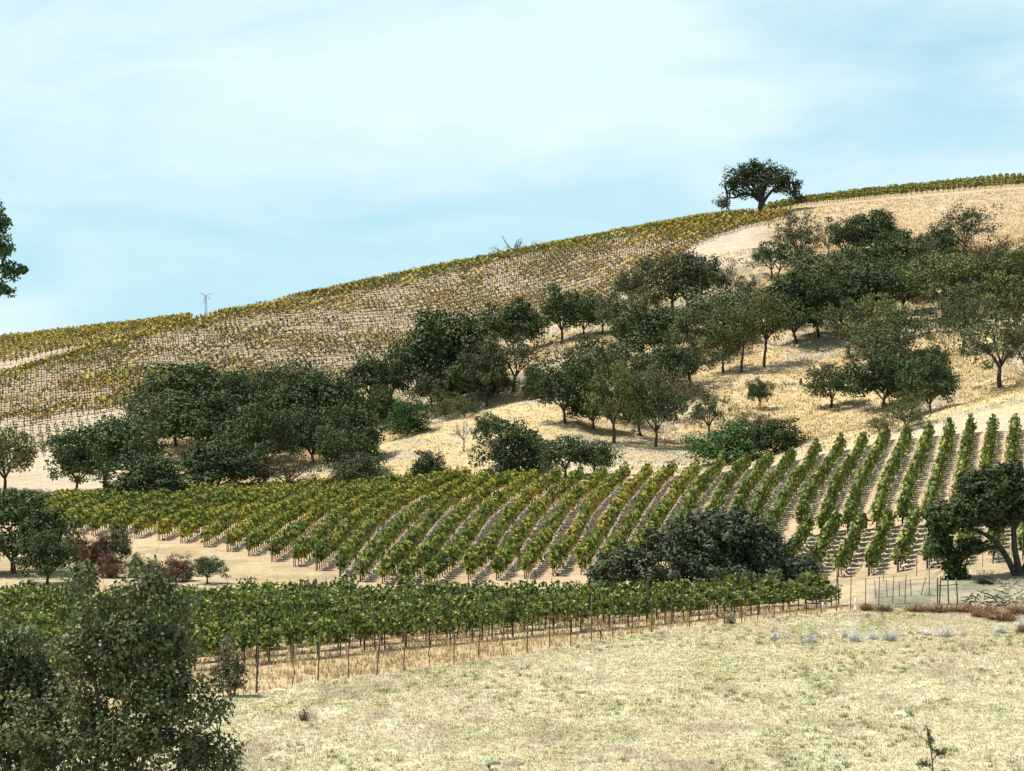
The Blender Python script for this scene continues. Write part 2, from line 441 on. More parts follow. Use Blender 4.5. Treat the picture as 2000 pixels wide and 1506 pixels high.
def ground_colors(X, Y, S, Z):
    u = U0 + F * X / Y
    v = V0 - (Z - CAMZ) / Y * F
    n1 = fbm(X / 6, Y / 6, 31, 4); n2 = fbm(X / 1.3, Y / 1.3, 41, 3); n3 = fbm(X / 22, Y / 22, 51, 3); n4 = fbm(X / 2.6, Y / 5.0, 61, 3)
    def C(*c): return np.array(c)[None, :] * np.ones((X.size, 1))
    X, Y, S = X.ravel(), Y.ravel(), S.ravel()
    u, v, n1, n2, n3, n4 = [q.ravel() for q in (u, v, n1, n2, n3, n4)]
    def mixc(a, b, m): return a * (1 - m[:, None]) + b * m[:, None]
    # hillside gold by default
    col = mixc(C(0.56, 0.415, 0.21), C(0.40, 0.33, 0.21), sstep(0.5, 0.72, n1 * 0.6 + n3 * 0.4))
    col = mixc(col, C(0.62, 0.50, 0.28), sstep(0.55, 0.75, n4) * 0.6)
    col = mixc(col, C(0.42, 0.38, 0.29), sstep(0.58, 0.70, fbm(X / 9 + 40, Y / 14, 77, 3)) * 0.7)
    Zr = Z.ravel()
    ter = vnoise(Zr * 1.1 + 2.2 * fbm(X / 9, Y / 9, 201, 3), X / 26, 207)
    col = col * (0.86 + 0.26 * ter)[:, None]
    trail = 1 - sstep(0.0, 0.035, np.abs(fbm(X / 30, Y / 34, 211, 3) - 0.5))
    col = mixc(col, C(0.60, 0.50, 0.34), trail * 0.5)
    # upper right shoulder: browner
    up = sstep(1480, 1620, u) * sstep(12.6, 13.2, S)
    col = mixc(col, mixc(C(0.50, 0.345, 0.185), C(0.57, 0.43, 0.27), sstep(13.2, 13.8, S + 0.5 * (n1 - 0.5))), up)
    # knoll: paler
    kn = sstep(8.95, 9.3, S) * (1 - sstep(10.6, 11, S)) * sstep(640, 740, u)
    col = mixc(col, mixc(C(0.60, 0.475, 0.25), C(0.47, 0.42, 0.31), sstep(0.52, 0.68, n1)), kn * 0.8)
    # far vineyard soil
    far = sstep(12.97, 13.05, S) * (1 - sstep(13.97, 14.1, S)) * (1 - sstep(1440, 1560, u))
    col = mixc(col, mixc(C(0.51, 0.40, 0.315), C(0.55, 0.46, 0.33), n1), far)
    f2 = sstep(14.02, 14.1, S) * (1 - sstep(360, 420, u))
    col = mixc(col, C(0.58, 0.46, 0.33), f2)
    # dirt road under the far vineyard
    rd = sstep(12.72, 12.8, S) * (1 - sstep(12.96, 13.02, S)) * (1 - sstep(1530, 1650, u))
    col = mixc(col, mixc(C(0.60, 0.49, 0.36), C(0.52, 0.42, 0.30), n4), rd * 0.85)
    # left gully floor with the pale track
    lf = (1 - sstep(200, 330, u)) * sstep(9.3, 9.7, S) * (1 - sstep(12.8, 13, S))
    col = mixc(col, C(0.56, 0.47, 0.33), lf * 0.8)
    # curved block soil
    blk = sstep(6.93, 7.02, S) * (1 - sstep(8.98, 9.04, S))
    soil = mixc(C(0.55, 0.40, 0.25), C(0.51, 0.345, 0.22), sstep(0.45, 0.65, n1) * (1 - sstep(1300, 1500, u)))
    soil = mixc(soil, C(0.58, 0.44, 0.27), sstep(1300, 1550, u) * 0.8)
    soil = mixc(soil, C(0.60, 0.47, 0.32), sstep(0.5, 0.7, n4) * 0.6)
    col = mixc(col, soil, blk)
    edge = sstep(8.98, 9.04, S) * (1 - sstep(9.35, 9.5, S)) * sstep(950, 1100, u)
    col = mixc(col, C(0.58, 0.48, 0.33), edge * 0.8)
    # turning lane on the flat
    cscale = 0.9
    lane = sstep(4.95, 5.1, S) * (1 - sstep(6.9, 7.02, S))
    col = mixc(col, mixc(C(0.55, 0.435, 0.26), C(0.46, 0.35, 0.20), sstep(0.42, 0.62, n4)), lane)
    # creek bank at the right
    bank = lane * sstep(1660, 1720, u) * (1 - sstep(6.0, 6.35, S))
    col = mixc(col, mixc(C(0.27, 0.25, 0.18), C(0.46, 0.41, 0.28), sstep(0.3, 0.7, n2)), bank)
    # dry reddish grass between fence and vines
    fy = fenceY(u)
    flat = 1 - sstep(4.95, 5.05, S)
    dry = flat * sstep(-0.3, 0.3, Y - fy)
    col = mixc(col, mixc(C(0.60, 0.45, 0.26), C(0.58, 0.49, 0.29), sstep(0.4, 0.7, n1)), dry)
    # meadow
    mead = flat * (1 - sstep(-0.3, 0.3, Y - fy + (n2 - 0.5)))
    base = mixc(C(0.64, 0.575, 0.36), C(0.57, 0.47, 0.30), sstep(0.42, 0.68, n3))
    base = mixc(base, C(0.70, 0.67, 0.47), sstep(0.5, 0.68, n2) * 0.7)
    g = sstep(0.54, 0.74, fbm(X / 2.2, Y / 3.4, 83, 4))
    base = mixc(base, C(0.45, 0.44, 0.22), g * 0.45)
    base = mixc(base, C(0.36, 0.29, 0.20), sstep(0.62, 0.74, fbm(X / 1.5, Y / 3.0, 91, 3)) * 0.75)
    col = mixc(col, base, mead)
    return col * 0.9

cols = ground_colors(XGW, YGW.copy(), SG, HG)
nu, ny = len(UG), len(YG)
V = np.stack([XGW, YGW, HG], -1).reshape(-1, 3)
ii, jj = np.meshgrid(np.arange(nu - 1), np.arange(ny - 1), indexing='ij')
base = (ii * ny + jj).ravel()
Fq = np.stack([base, base + ny, base + ny + 1, base + 1], 1)
terr = link('terrain', mesh_np('terrain', V, Fq, 4, M_GROUND, cols, smooth=True))
tag(terr, 'pale straw meadow rising through dirt lanes to golden dry hills', 'ground', kind='structure')

# ------------------------------------------------------------------ trees
def bezier(a, b, n, bend, rng):
    t = np.linspace(0, 1, n)[:, None]
    mid = (a + b) / 2 + bend
    P = (1 - t) ** 2 * a + 2 * t * (1 - t) * mid + t ** 2 * b
    w = rng.normal(size=(n, 3)) * np.linalg.norm(b - a) * 0.018
    w[0] = 0; w[-1] = 0
    return P + w

def crown_from_puffs(P, Rr, per, leaf, rng, flat=0.7, up=0.35, aspect=0.62, tintvar=0.34):
    acc = Acc()
    for c, r in zip(P, Rr):
        n = max(6, int(per * (0.7 + 0.6 * rng.random())))
        d = unit(rng.normal(size=(n, 3)))
        rad = r * (0.45 + 0.65 * rng.random(n)) ** 0.8
        pos = c + d * rad[:, None] * np.array([1, 1, flat])
        nr = unit(d * 0.8 + rng.normal(size=(n, 3)) * 0.55 + np.array([0, 0, up]))
        v, f = leaves(pos, nr, leaf * (0.65 + 0.7 * rng.random(n)), aspect, rng, pointed=leaf < 0.2)
        pt = 1 + (rng.random() - 0.5) * tintvar * 2
        lt = pt * (0.78 + 0.5 * rng.random(n))
        warm = rng.random(n) * 0.25
        t = np.stack([lt * (1 + warm), lt * (1 + warm * 0.4), lt * (1 - warm * 0.3)], 1)
        acc.add(v, f, np.repeat(t, 4, 0))
    return acc

def make_tree(name, kind, seed, H=10.0, Wd=11.0, npuff=70, per=42, leaf=0.36, trunk=0.24, hc=0.72, puff=0.115, mat=None, bark=None, nlimb=6, lean=0.0, stems=1, lobes=0.28, twigs=0, tw=1.0):
    """generic oak: returns the Empty; children trunk, crown"""
    rng = np.random.default_rng(seed)
    root = empty(name, (0, 0, 0))
    a, zc, cz = Wd / 2, H * hc / 2, H * (1 - hc / 2)
    pts = []
    ph = rng.random(8) * 6.28
    while len(pts) < npuff:
        d = unit(rng.normal(size=3))
        if d[2] < -0.75: continue
        az = math.atan2(d[1], d[0])
        lob = 1 + 1.25 * lobes * (0.5 * math.sin(3 * az + ph[0]) + 0.5 * math.sin(5 * az + ph[1] + 2 * d[2]) + 0.5 * math.sin(4 * d[2] + ph[2] + az))
        rr = (0.30 + 0.70 * rng.random() ** 0.45) * lob
        zz = d[2] * zc * rr * (1.0 if d[2] > 0 else 0.8)
        p = np.array([d[0] * a * rr + lean * zz, d[1] * a * rr, cz + zz])
        if p[2] > H * 1.02: p[2] = H * (0.97 + 0.03 * rng.random())
        if all(np.sum((p - q) ** 2) > (0.055 * Wd) ** 2 for q in pts): pts.append(p)
    P = np.array(pts)
    wood = Acc()
    # limb ends: k-means-like
    C = P[rng.choice(len(P), nlimb, replace=False)]
    for _ in range(6):
        lab = np.argmin(((P[:, None] - C[None]) ** 2).sum(-1), 1)
        C = np.array([P[lab == i].mean(0) if (lab == i).any() else C[i] for i in range(nlimb)])
    r0 = 0.028 * H
    for s in range(stems):
        off = np.array([0, 0, 0.0]) if stems == 1 else np.array([(s - (stems - 1) / 2) * 0.06 * Wd, rng.normal() * 0.2, 0])
        fork = np.array([lean * H * trunk + rng.normal() * 0.2, rng.normal() * 0.2, H * trunk]) + off * 2.2
        n = 5
        tz = bezier(off + np.array([0, 0, -0.6]), fork, n, np.array([rng.normal() * 0.25, 0, 0]), rng)
        tube(wood, tz, np.linspace(r0 * 1.35, r0 * 0.85, n) / (1 if stems == 1 else 1.35), 6)
        for i in range(nlimb):
            if stems > 1 and i % stems != s: continue
            end = C[i] * 0.85 + fork * 0.15
            lp = bezier(fork, end, 6, np.array([0, 0, 0.10 * H]) + rng.normal(size=3) * 0.04 * H, rng)
            tube(wood, lp, np.linspace(r0 * 0.55, r0 * 0.2, 6), 6)
            for p in P[lab == i]:
                st = lp[rng.integers(2, 6)]
                bp = bezier(st, p, 4, rng.normal(size=3) * 0.05 * H * np.array([1, 1, 0.6]) + np.array([0, 0, 0.02 * H]), rng)
                tube(wood, bp, np.linspace(r0 * 0.19, r0 * 0.05, 4) * tw, 4)
                for _ in range(twigs):
                    e = p + unit(rng.normal(size=3) + np.array([0, 0, 0.4])) * (0.05 + 0.06 * rng.random()) * Wd
                    tube(wood, bezier(bp[rng.integers(1, 4)], e, 3, rng.normal(size=3) * 0.1, rng), np.linspace(r0 * 0.07, r0 * 0.02, 3) * tw, 4)
    link('trunk', wood.mesh('trunk', bark or M_BARK, True), root)
    if per > 0:
        Rr = puff * Wd * (0.75 + 0.5 * rng.random(len(P)))
        link('crown', crown_from_puffs(P, Rr, per, leaf, rng).mesh('crown', mat or M_OAK), root)
    return root, H, Wd

PROTO = {}
PROTO_DEF = {
    'dense': [dict(seed=s, npuff=150, per=50, leaf=0.34, mat=M_OAK, hc=0.92, puff=0.115, trunk=0.15) for s in (1, 2, 3, 4)],
    'round': [dict(seed=s, npuff=115, per=46, leaf=0.33, mat=M_OAK, hc=0.84, trunk=0.2, puff=0.115) for s in (5, 6, 7)],
    'blue': [dict(seed=s, npuff=115, per=42, leaf=0.30, mat=M_BLUE, hc=0.86, trunk=0.19, puff=0.11, lobes=0.36) for s in (8, 9, 10)],
    'open': [dict(seed=s, npuff=84, per=36, leaf=0.28, mat=M_BLUE, hc=0.80, trunk=0.24, puff=0.10, lobes=0.45, twigs=1, nlimb=7) for s in (11, 12, 13)],
    'olive': [dict(seed=s, npuff=105, per=42, leaf=0.30, mat=M_OLIVE, hc=0.80, trunk=0.24, puff=0.11, lobes=0.36) for s in (14, 15, 16)],
    'slim': [dict(seed=s, npuff=70, per=42, leaf=0.30, mat=M_OLIVE, hc=0.68, trunk=0.36, puff=0.13, lobes=0.4, nlimb=5) for s in (17, 18)],
    'multi': [dict(seed=s, npuff=95, per=44, leaf=0.30, mat=M_OAK, hc=0.78, trunk=0.24, puff=0.11, lobes=0.4, stems=2, nlimb=7) for s in (19, 20)],
    'brown': [dict(seed=s, npuff=84, per=26, leaf=0.25, mat=M_BROWN, hc=0.86, trunk=0.18, puff=0.105, lobes=0.4, twigs=3, nlimb=7) for s in (21, 22)],
    'dead': [dict(seed=s, npuff=34, per=0, bark=M_DEADW, hc=0.78, trunk=0.3, lobes=0.4, twigs=5, nlimb=6, tw=1.5) for s in (23, 24)],
    'skydead': [dict(seed=41, npuff=40, per=0, bark=M_BARK, hc=1.0, trunk=0.15, lobes=0.4, twigs=4, nlimb=7, tw=2.6)],
    'bush': [dict(seed=s, npuff=170, per=50, leaf=0.34, mat=M_OAK, hc=1.25, trunk=0.03, puff=0.13, lobes=0.25) for s in (25, 26)],
    'greenbush': [dict(seed=s, npuff=170, per=50, leaf=0.32, mat=M_GREENB, hc=1.25, trunk=0.03, puff=0.13, lobes=0.25) for s in (27, 28)],
    'olivebush': [dict(seed=s, npuff=110, per=38, leaf=0.28, mat=M_OLIVE, hc=1.2, trunk=0.04, puff=0.12, lobes=0.3, twigs=1) for s in (29,)],
    'drybush': [dict(seed=s, npuff=140, per=60, leaf=0.34, mat=M_DRYB, hc=1.3, trunk=0.03, puff=0.14, lobes=0.25) for s in (30, 31)],
    'conifer': [dict(seed=s, npuff=110, per=44, leaf=0.34, mat=M_OAK, hc=1.05, trunk=0.1, puff=0.12, lobes=0.3) for s in (32,)],
}
NAMES = {'skydead': 'dead_tree', 'dead': 'dead_tree', 'bush': 'shrub', 'greenbush': 'shrub', 'olivebush': 'shrub', 'drybush': 'dry_shrub', 'conifer': 'young_tree'}
CATS = {'skydead': 'dead tree', 'dead': 'dead tree', 'bush': 'shrub', 'greenbush': 'shrub', 'olivebush': 'shrub', 'drybush': 'shrub', 'conifer': 'tree'}
COUNT = {}

def copy_tree(src):
    c = src.copy(); COL.objects.link(c)
    for k in ('label', 'category', 'group', 'kind'):
        if k in c: del c[k]
    for ch in src.children:
        d = ch.copy(); COL.objects.link(d); d.parent = c
    return c

def plant(kind, u, v, w, h, label, ymin=60.0, group=None, rz=None, sink=0.0):
    i = COUNT.get(kind, 0); COUNT[kind] = i + 1
    defs = PROTO_DEF[kind]; pi = i % len(defs); key = (kind, pi)
    name = NAMES.get(kind, 'oak_tree')
    if key not in PROTO:
        o, H0, W0 = make_tree(name, kind, **defs[pi])
        PROTO[key] = o
    else:
        o = copy_tree(PROTO[key])
    x, y, z = pick(u, v, ymin)
    k = F / y
    W_, H_ = w / k, h / k
    if kind in ('bush', 'greenbush', 'olivebush', 'drybush'): H_ *= 1.25; W_ *= 0.9
    rr = random.Random(int(u * 13 + v * 7))
    s = W_ / 11.0 * (1.12 if kind == 'dead' else 1.12)
    o.location = (x, y, z - sink)
    o.scale = (s, s, H_ / 10.0 * 1.1)
    o.rotation_euler = (rr.gauss(0, 0.045), rr.gauss(0, 0.06), rr.random() * 6.28 if rz is None else rz)
    if kind not in ('bush', 'greenbush', 'olivebush', 'drybush'):
        o.scale = (s * rr.uniform(0.92, 1.1), s * rr.uniform(0.92, 1.1), o.scale[2] * rr.uniform(0.96, 1.06))
    tag(o, label, CATS.get(kind, 'tree'), group)
    return o

G1 = 'oaks on the golden slope'
G2 = 'oaks in the clump below the hillside vines'
TREES = [
 # upper right clump
 ('open', 1563, 528, 92, 104, 'open grey-green oak at the end of the hillside vines, below the lone ridge oak', G1),
 ('dead', 1618, 512, 74, 84, 'bare leafless tree with forked grey limbs in the upper oak grove', G1),
 ('multi', 1650, 511, 66, 74, 'dark oak with several splayed trunks, just right of the bare tree', G1),
 ('dense', 1708, 505, 96, 84, 'tall dark round-topped oak at the upper left of the oak grove', G1),
 ('dense', 1748, 525, 82, 70, 'dark oak stepping down right of the tall round-topped oak', G1),
 ('multi', 1513, 546, 80, 68, 'flat-topped dark oak on two thin trunks beside the dirt road bend', G1),
 ('brown', 1570, 537, 66, 52, 'drooping greyish oak leaning right beside the flat-topped oak', G1),
 ('blue', 1793, 540, 88, 72, 'mid grey-green oak in the middle of the upper grove edge', G1),
 ('dense', 1838, 520, 82, 62, 'low dark oak crown touching the bare slope in the upper grove', G1),
 ('open', 1885, 500, 100, 86, 'broad airy grey oak standing highest against the brown slope at right', G1),
 ('brown', 1900, 550, 96, 80, 'brownish-grey thin-leaved oak under the highest grey oak', G1),
 ('brown', 1953, 545, 82, 80, 'nearly leafless brown oak with a leaning black trunk at the grove right edge', G1),
 ('dense', 1998, 570, 80, 80, 'dark oak cut by the right edge of the photo in the upper grove', G1),
 ('blue', 1600, 592, 140, 82, 'wide grey-green oak crown below the two-trunked flat-topped oak', G1),
 ('blue', 1662, 592, 88, 82, 'grey-green oak with brown crown tips above the dark pair of oaks', G1),
 ('dense', 1700, 630, 110, 96, 'dark oak with a white dead snag in its top', G1),
 ('round', 1762, 612, 92, 80, 'dark round oak left of the single pale trunk oak', G1),
 ('olive', 1843, 628, 130, 112, 'olive-green umbrella oak on one straight pale trunk', G1),
 ('dense', 1872, 594, 72, 56, 'small very dark oak tucked behind the umbrella oak', G1),
 ('olive', 1945, 606, 130, 92, 'yellow-green spreading oak right of the umbrella oak', G1),
 ('olive', 1990, 662, 120, 118, 'tall olive oak at the right edge below the yellow-green oak', G1),
 # middle right slope
 ('dense', 1555, 672, 104, 120, 'dark oak on a short forked trunk above a broad black shadow', G1),
 ('dense', 1598, 660, 100, 118, 'dark oak on two close trunks behind the short forked oak', G1),
 ('round', 1645, 640, 84, 90, 'rounded oak behind and right of the twin-trunked dark oak', G1),
 ('slim', 1492, 718, 88, 138, 'slender oak with a tall leaning pale trunk on the open grass', G1),
 ('slim', 1447, 730, 84, 136, 'tall dark-trunked oak just left of the slender leaning one', G1),
 ('open', 1658, 697, 96, 98, 'crooked open oak with a leaning double trunk in mid slope', G1),
 ('olive', 1712, 668, 92, 78, 'loose olive oak at the middle of the right slope', G1),
 ('open', 1762, 700, 124, 96, 'wide wispy oak stretching its limbs right over the open grass', G1),
 ('blue', 1738, 742, 122, 90, 'grey-green oak above the two dark stemmed oaks', G1),
 ('dead', 1845, 718, 34, 82, 'thin bare pole-like tree with a few twigs on the right slope', G1),
 ('open', 1880, 692, 100, 108, 'open oak with thin black limbs right of the thin bare tree', G1),
 ('open', 1952, 757, 134, 138, 'large Y-limbed oak above the grassy crest at right', G1),
 ('round', 1625, 797, 84, 80, 'small spreading oak casting a round shadow beside a fallen log', G1),
 ('dense', 1725, 798, 108, 88, 'dark two-stemmed oak near the grassy crest', G1),
 ('dense', 1818, 808, 84, 98, 'dome-crowned oak with forked trunk standing right at the crest', G1),
 ('round', 1822, 748, 64, 68, 'small dark oak crown just above the dome-crowned oak', G1),
 ('olivebush', 1768, 838, 96, 56, 'olive scrub bush at the crest between two dark oaks', G1),
 ('round', 1485, 800, 44, 58, 'little lollipop oak alone on the open golden slope', G1),
 ('open', 2005, 735, 90, 96, 'sparse oak half out of frame above the crest at right', G1),
 # centre
 ('open', 1316, 622, 130, 116, 'large arching oak against the lower edge of the hillside vines', G1),
 ('blue', 1345, 612, 124, 106, 'broad grey-green oak directly behind the large arching oak', G1),
 ('blue', 1234, 604, 76, 74, 'small grey-green oak left of the large arching oak', G1),
 ('olive', 1265, 622, 74, 56, 'low olive oak under the arm of the large arching oak', G1),
 ('round', 1098, 668, 88, 98, 'round green oak on a short trunk, first of the middle line', G1),
 ('round', 1142, 660, 66, 76, 'dark oak second in the middle line', G1),
 ('blue', 1175, 653, 54, 66, 'small greyish oak third in the middle line', G1),
 ('blue', 1200, 655, 66, 72, 'pale grey-green oak at the right end of the middle line', G1),
 ('dense', 1255, 708, 116, 94, 'very dark low oak in the shaded hollow of the slope', G1),
 ('round', 1372, 594, 76, 80, 'dark oak at the foot of the brushy road bank', G1),
 ('brown', 1425, 592, 66, 76, 'thin brownish oak left of the sapling on the brown bank', G1),
 ('open', 1467, 600, 46, 58, 'wispy young oak on the brown brushy bank', G1),
 ('blue', 1400, 672, 130, 98, 'large grey-green oak in the centre of the slope', G1),
 ('blue', 1358, 700, 112, 86, 'grey-green oak overlapping the large one at the slope centre', G1),
 ('open', 1345, 757, 108, 92, 'oak with a long limb arching right over bare grass', G1),
 ('olive', 1412, 728, 84, 84, 'olive oak between the long-limbed oak and the tall dark-trunked one', G1),
 # front centre clump
 ('round', 1102, 828, 98, 100, 'drooping oak at the left end of the knoll grove', G1),
 ('blue', 1150, 800, 122, 124, 'tall pale grey-green oak highest in the knoll grove', G1),
 ('blue', 1215, 795, 130, 116, 'broad grey-green oak in the back of the knoll grove', G1),
 ('olive', 1198, 866, 104, 132, 'forward oak with a forked pale trunk in the knoll grove', G1),
 ('round', 1252, 852, 88, 112, 'oak with a low side limb behind a long shadow', G1),
 ('blue', 1279, 872, 92, 126, 'straight-trunked oak nearest to the curved vine rows in the knoll grove', G1),
 ('brown', 1322, 822, 92, 96, 'brownish thin oak at the right side of the knoll grove', G1),
 ('open', 1384, 858, 76, 92, 'small open oak on a thin white trunk right of the knoll grove', G1),
 ('brown', 1463, 852, 88, 50, 'low spreading brown oak above the green gully bushes', G1),
 ('greenbush', 1420, 905, 136, 60, 'large bright green gully bush at the top of the curved rows', G1),
 ('bush', 1512, 884, 116, 46, 'dark low bush right of the bright green gully bush', G1),
 # knoll
 ('dead', 905, 882, 52, 62, 'small leafless tree standing on the golden knoll', G1),
 ('round', 958, 870, 58, 60, 'small dark oak beside the leafless tree on the knoll', G1),
 ('bush', 1005, 930, 134, 78, 'big domed dark bush at the top of the curved rows', G1),
 ('round', 1105, 935, 96, 72, 'lumpy dark oak right of the big domed bush', G1),
 ('round', 1165, 932, 82, 62, 'low dark oak with arched limbs at the knoll foot', G1),
 ('bush', 836, 945, 74, 46, 'small round dark bush behind the curved vine rows', G1),
 # behind the knoll, left of it
 ('round', 722, 792, 82, 88, 'rounded oak at the left end of the knoll valley', G2),
 ('round', 764, 800, 66, 100, 'narrow oak with pale trunks beside the rounded valley oak', G2),
 ('dense', 815, 766, 86, 94, 'dark oak leaning on the big oak in the valley behind the knoll', G2),
 ('dense', 884, 775, 164, 146, 'biggest dark oak in the valley behind the knoll', G2),
 ('blue', 952, 795, 86, 112, 'thin grey-green oak under the right side of the big valley oak', G2),
 ('open', 1003, 765, 108, 104, 'open oak with white twisting limbs right of the big valley oak', G2),
 ('dense', 1003, 690, 104, 94, 'dark oak with a top tuft at the lower corner of the hillside vines', G2),
 ('bush', 1046, 780, 56, 48, 'small dark bush on the knoll skyline', G2),
 ('greenbush', 796, 848, 86, 50, 'bright green rounded bush at the knoll left flank', G2),
 ('bush', 745, 822, 62, 50, 'dark bush behind the bright green one', G2),
 ('olivebush', 872, 814, 66, 38, 'yellowish thin scrub on the valley floor behind the knoll', G2),
 ('olivebush', 712, 880, 60, 44, 'pale brushy scrub at the knoll left tip', G2),
 # left clump
 ('dense', 370, 832, 164, 106, 'large dark oak crown at the top left of the clump below the vines', G2),
 ('round', 466, 852, 112, 112, 'oak with a dark bare trunk framed by light grass', G2),
 ('blue', 535, 822, 122, 98, 'oak whose crown is highest in the big clump', G2),
 ('blue', 612, 816, 96, 94, 'grey-green oak at the upper right of the big clump', G2),
 ('dense', 588, 862, 130, 118, 'bright dark-green heavy oak right of the framed bare trunk', G2),
 ('dense', 655, 890, 116, 132, 'tall oak with pale trunks at the right end of the big clump', G2),
 ('dense', 400, 890, 176, 112, 'widest layered oak in the middle of the big clump', G2),
 ('open', 300, 885, 120, 108, 'airy oak with grey limbs at the upper left of the big clump', G2),
 ('round', 205, 962, 176, 126, 'broad oak at the left end of the big clump over the pale track', G2),
 ('bush', 290, 986, 156, 72, 'low dense oak scrub right behind the leftmost vines', G2),
 ('brown', 372, 935, 76, 70, 'small greyish oak with a crooked trunk in a gap of the clump', G2),
 ('dense', 425, 970, 146, 96, 'dark low oak in front of the widest layered oak', G2),
 ('round', 520, 925, 126, 116, 'rounded oak with thin stems low in the big clump', G2),
 ('brown', 560, 965, 100, 78, 'grey dead-looking oak tangle above the vine rows', G2),
 ('dense', 672, 935, 100, 92, 'dark oak bush at the right foot of the big clump', G2),
 ('blue', 700, 962, 92, 66, 'grey-green bushy oak touching the curved vine rows', G2),
 # left edge
 ('olive', 10, 965, 118, 112, 'olive oak cut by the left edge above the pale track', None),
 ('dense', 28, 1012, 96, 50, 'flat dark oak crown poking over the left tree mass', None),
 ('dense', 28, 1120, 186, 140, 'big black-green oak at the left edge beside the lane', None),
 ('dense', 92, 1142, 104, 92, 'dark bushy oak between the left edge oak and the brown scrub', None),
 ('conifer', 235, 1102, 40, 68, 'narrow upright young tree in the brown scrub', None),
 ('greenbush', 268, 1128, 38, 34, 'small bright green bush below the narrow young tree', None),
 ('round', 405, 1140, 62, 46, 'small flat-topped tree beside the lane behind the lower vines', None),
 ('drybush', 150, 1100, 64, 42, 'leftmost reddish brown dry shrub beside the dark oaks', None),
 ('drybush', 200, 1098, 60, 38, 'reddish brown dry shrub left of the narrow young tree', None),
 ('drybush', 212, 1128, 56, 34, 'reddish brown dry shrub below the narrow young tree', None),
 ('drybush', 298, 1138, 48, 30, 'reddish brown dry shrub right of the bright green bush', None),
 ('drybush', 345, 1135, 60, 36, 'rightmost reddish brown dry shrub before the flat-topped tree', None),
 ('dense', 1690, 562, 96, 74, 'dark oak filling the gap below the tall round-topped oak', G1),
 ('blue', 1808, 584, 104, 80, 'grey-green oak above the olive umbrella oak', G1),
 ('olive', 1915, 575, 100, 76, 'olive oak below the brownish thin-leaved oak', G1),
 ('dense', 1970, 604, 96, 72, 'dark oak between the yellow-green oak and the right edge', G1),
 ('open', 1640, 560, 84, 66, 'small grey oak directly under the multi-trunk dark oak', G1),
 ('round', 1735, 578, 82, 66, 'dark round oak right of the white dead snag', G1),
 ('blue', 1885, 640, 86, 74, 'grey-green oak at the right of the pale single trunk', G1),
 ('olive', 1700, 716, 92, 84, 'olive oak beside the crooked open oak on the mid slope', G1),
 ('round', 1765, 770, 84, 70, 'dark rounded oak between the two-stemmed and dome-crowned oaks', G1),
 ('blue', 1300, 690, 96, 84, 'grey-green oak right of the very dark low oak', G1),
 ('round', 1310, 778, 92, 92, 'dark oak behind the straight-trunked knoll grove oak', G1),
 ('blue', 1430, 650, 86, 76, 'pale oak behind the tall dark-trunked oak', G1),
 ('open', 1520, 640, 76, 70, 'thin grey oak behind the slender leaning oak', G1),
 ('dense', 1160, 838, 90, 82, 'dark oak filling the shade of the knoll grove', G1),
 ('dense', 480, 905, 132, 96, 'dark oak low between the layered oak and the thin-stemmed oak', G2),
 ('blue', 345, 872, 116, 96, 'grey-green oak over the leftmost dark crown of the clump', G2),
 ('round', 262, 925, 112, 104, 'rounded oak between the broad left oak and the layered oak', G2),
 ('dense', 610, 905, 116, 92, 'dark oak in front of the bright heavy oak', G2),
 ('dense', 690, 905, 92, 104, 'dark oak leaning out of the right end of the big clump', G2),
 ('dense', 545, 868, 110, 92, 'dark oak under the highest crown of the big clump', G2),
 ('round', 150, 968, 104, 96, 'leftmost dark oak lobe reaching over the pale track', G2),
 ('blue', 840, 805, 76, 76, 'grey-green oak at the foot of the biggest valley oak', G2),
 ('dense', 925, 790, 100, 84, 'dark oak shaded behind the biggest valley oak', G2),
 ('olivebush', 905, 815, 60, 34, 'yellow-green brush in the hollow behind the knoll crest', G2),
 ('olivebush', 1715, 845, 54, 30, 'low pale brush at the crest left of the olive scrub', G1),
 ('round', 620, 580, 30, 14, 'tiny round green bush on the vineyard skyline', None),
]
for t in TREES:
    plant(*t[:6], group=t[6])

# bare tree behind the skyline
o = plant('skydead', 1005, 505, 92, 62, 'bare branched tree rising behind the vineyard skyline', ymin=500)
x, y = (1005 - U0) / F * 545, 545.0
o.location = (x, y, zv(y, 461) - o.scale[2] * 10.0)
o.scale = (o.scale[0] * 1.35, o.scale[1] * 1.35, o.scale[2])

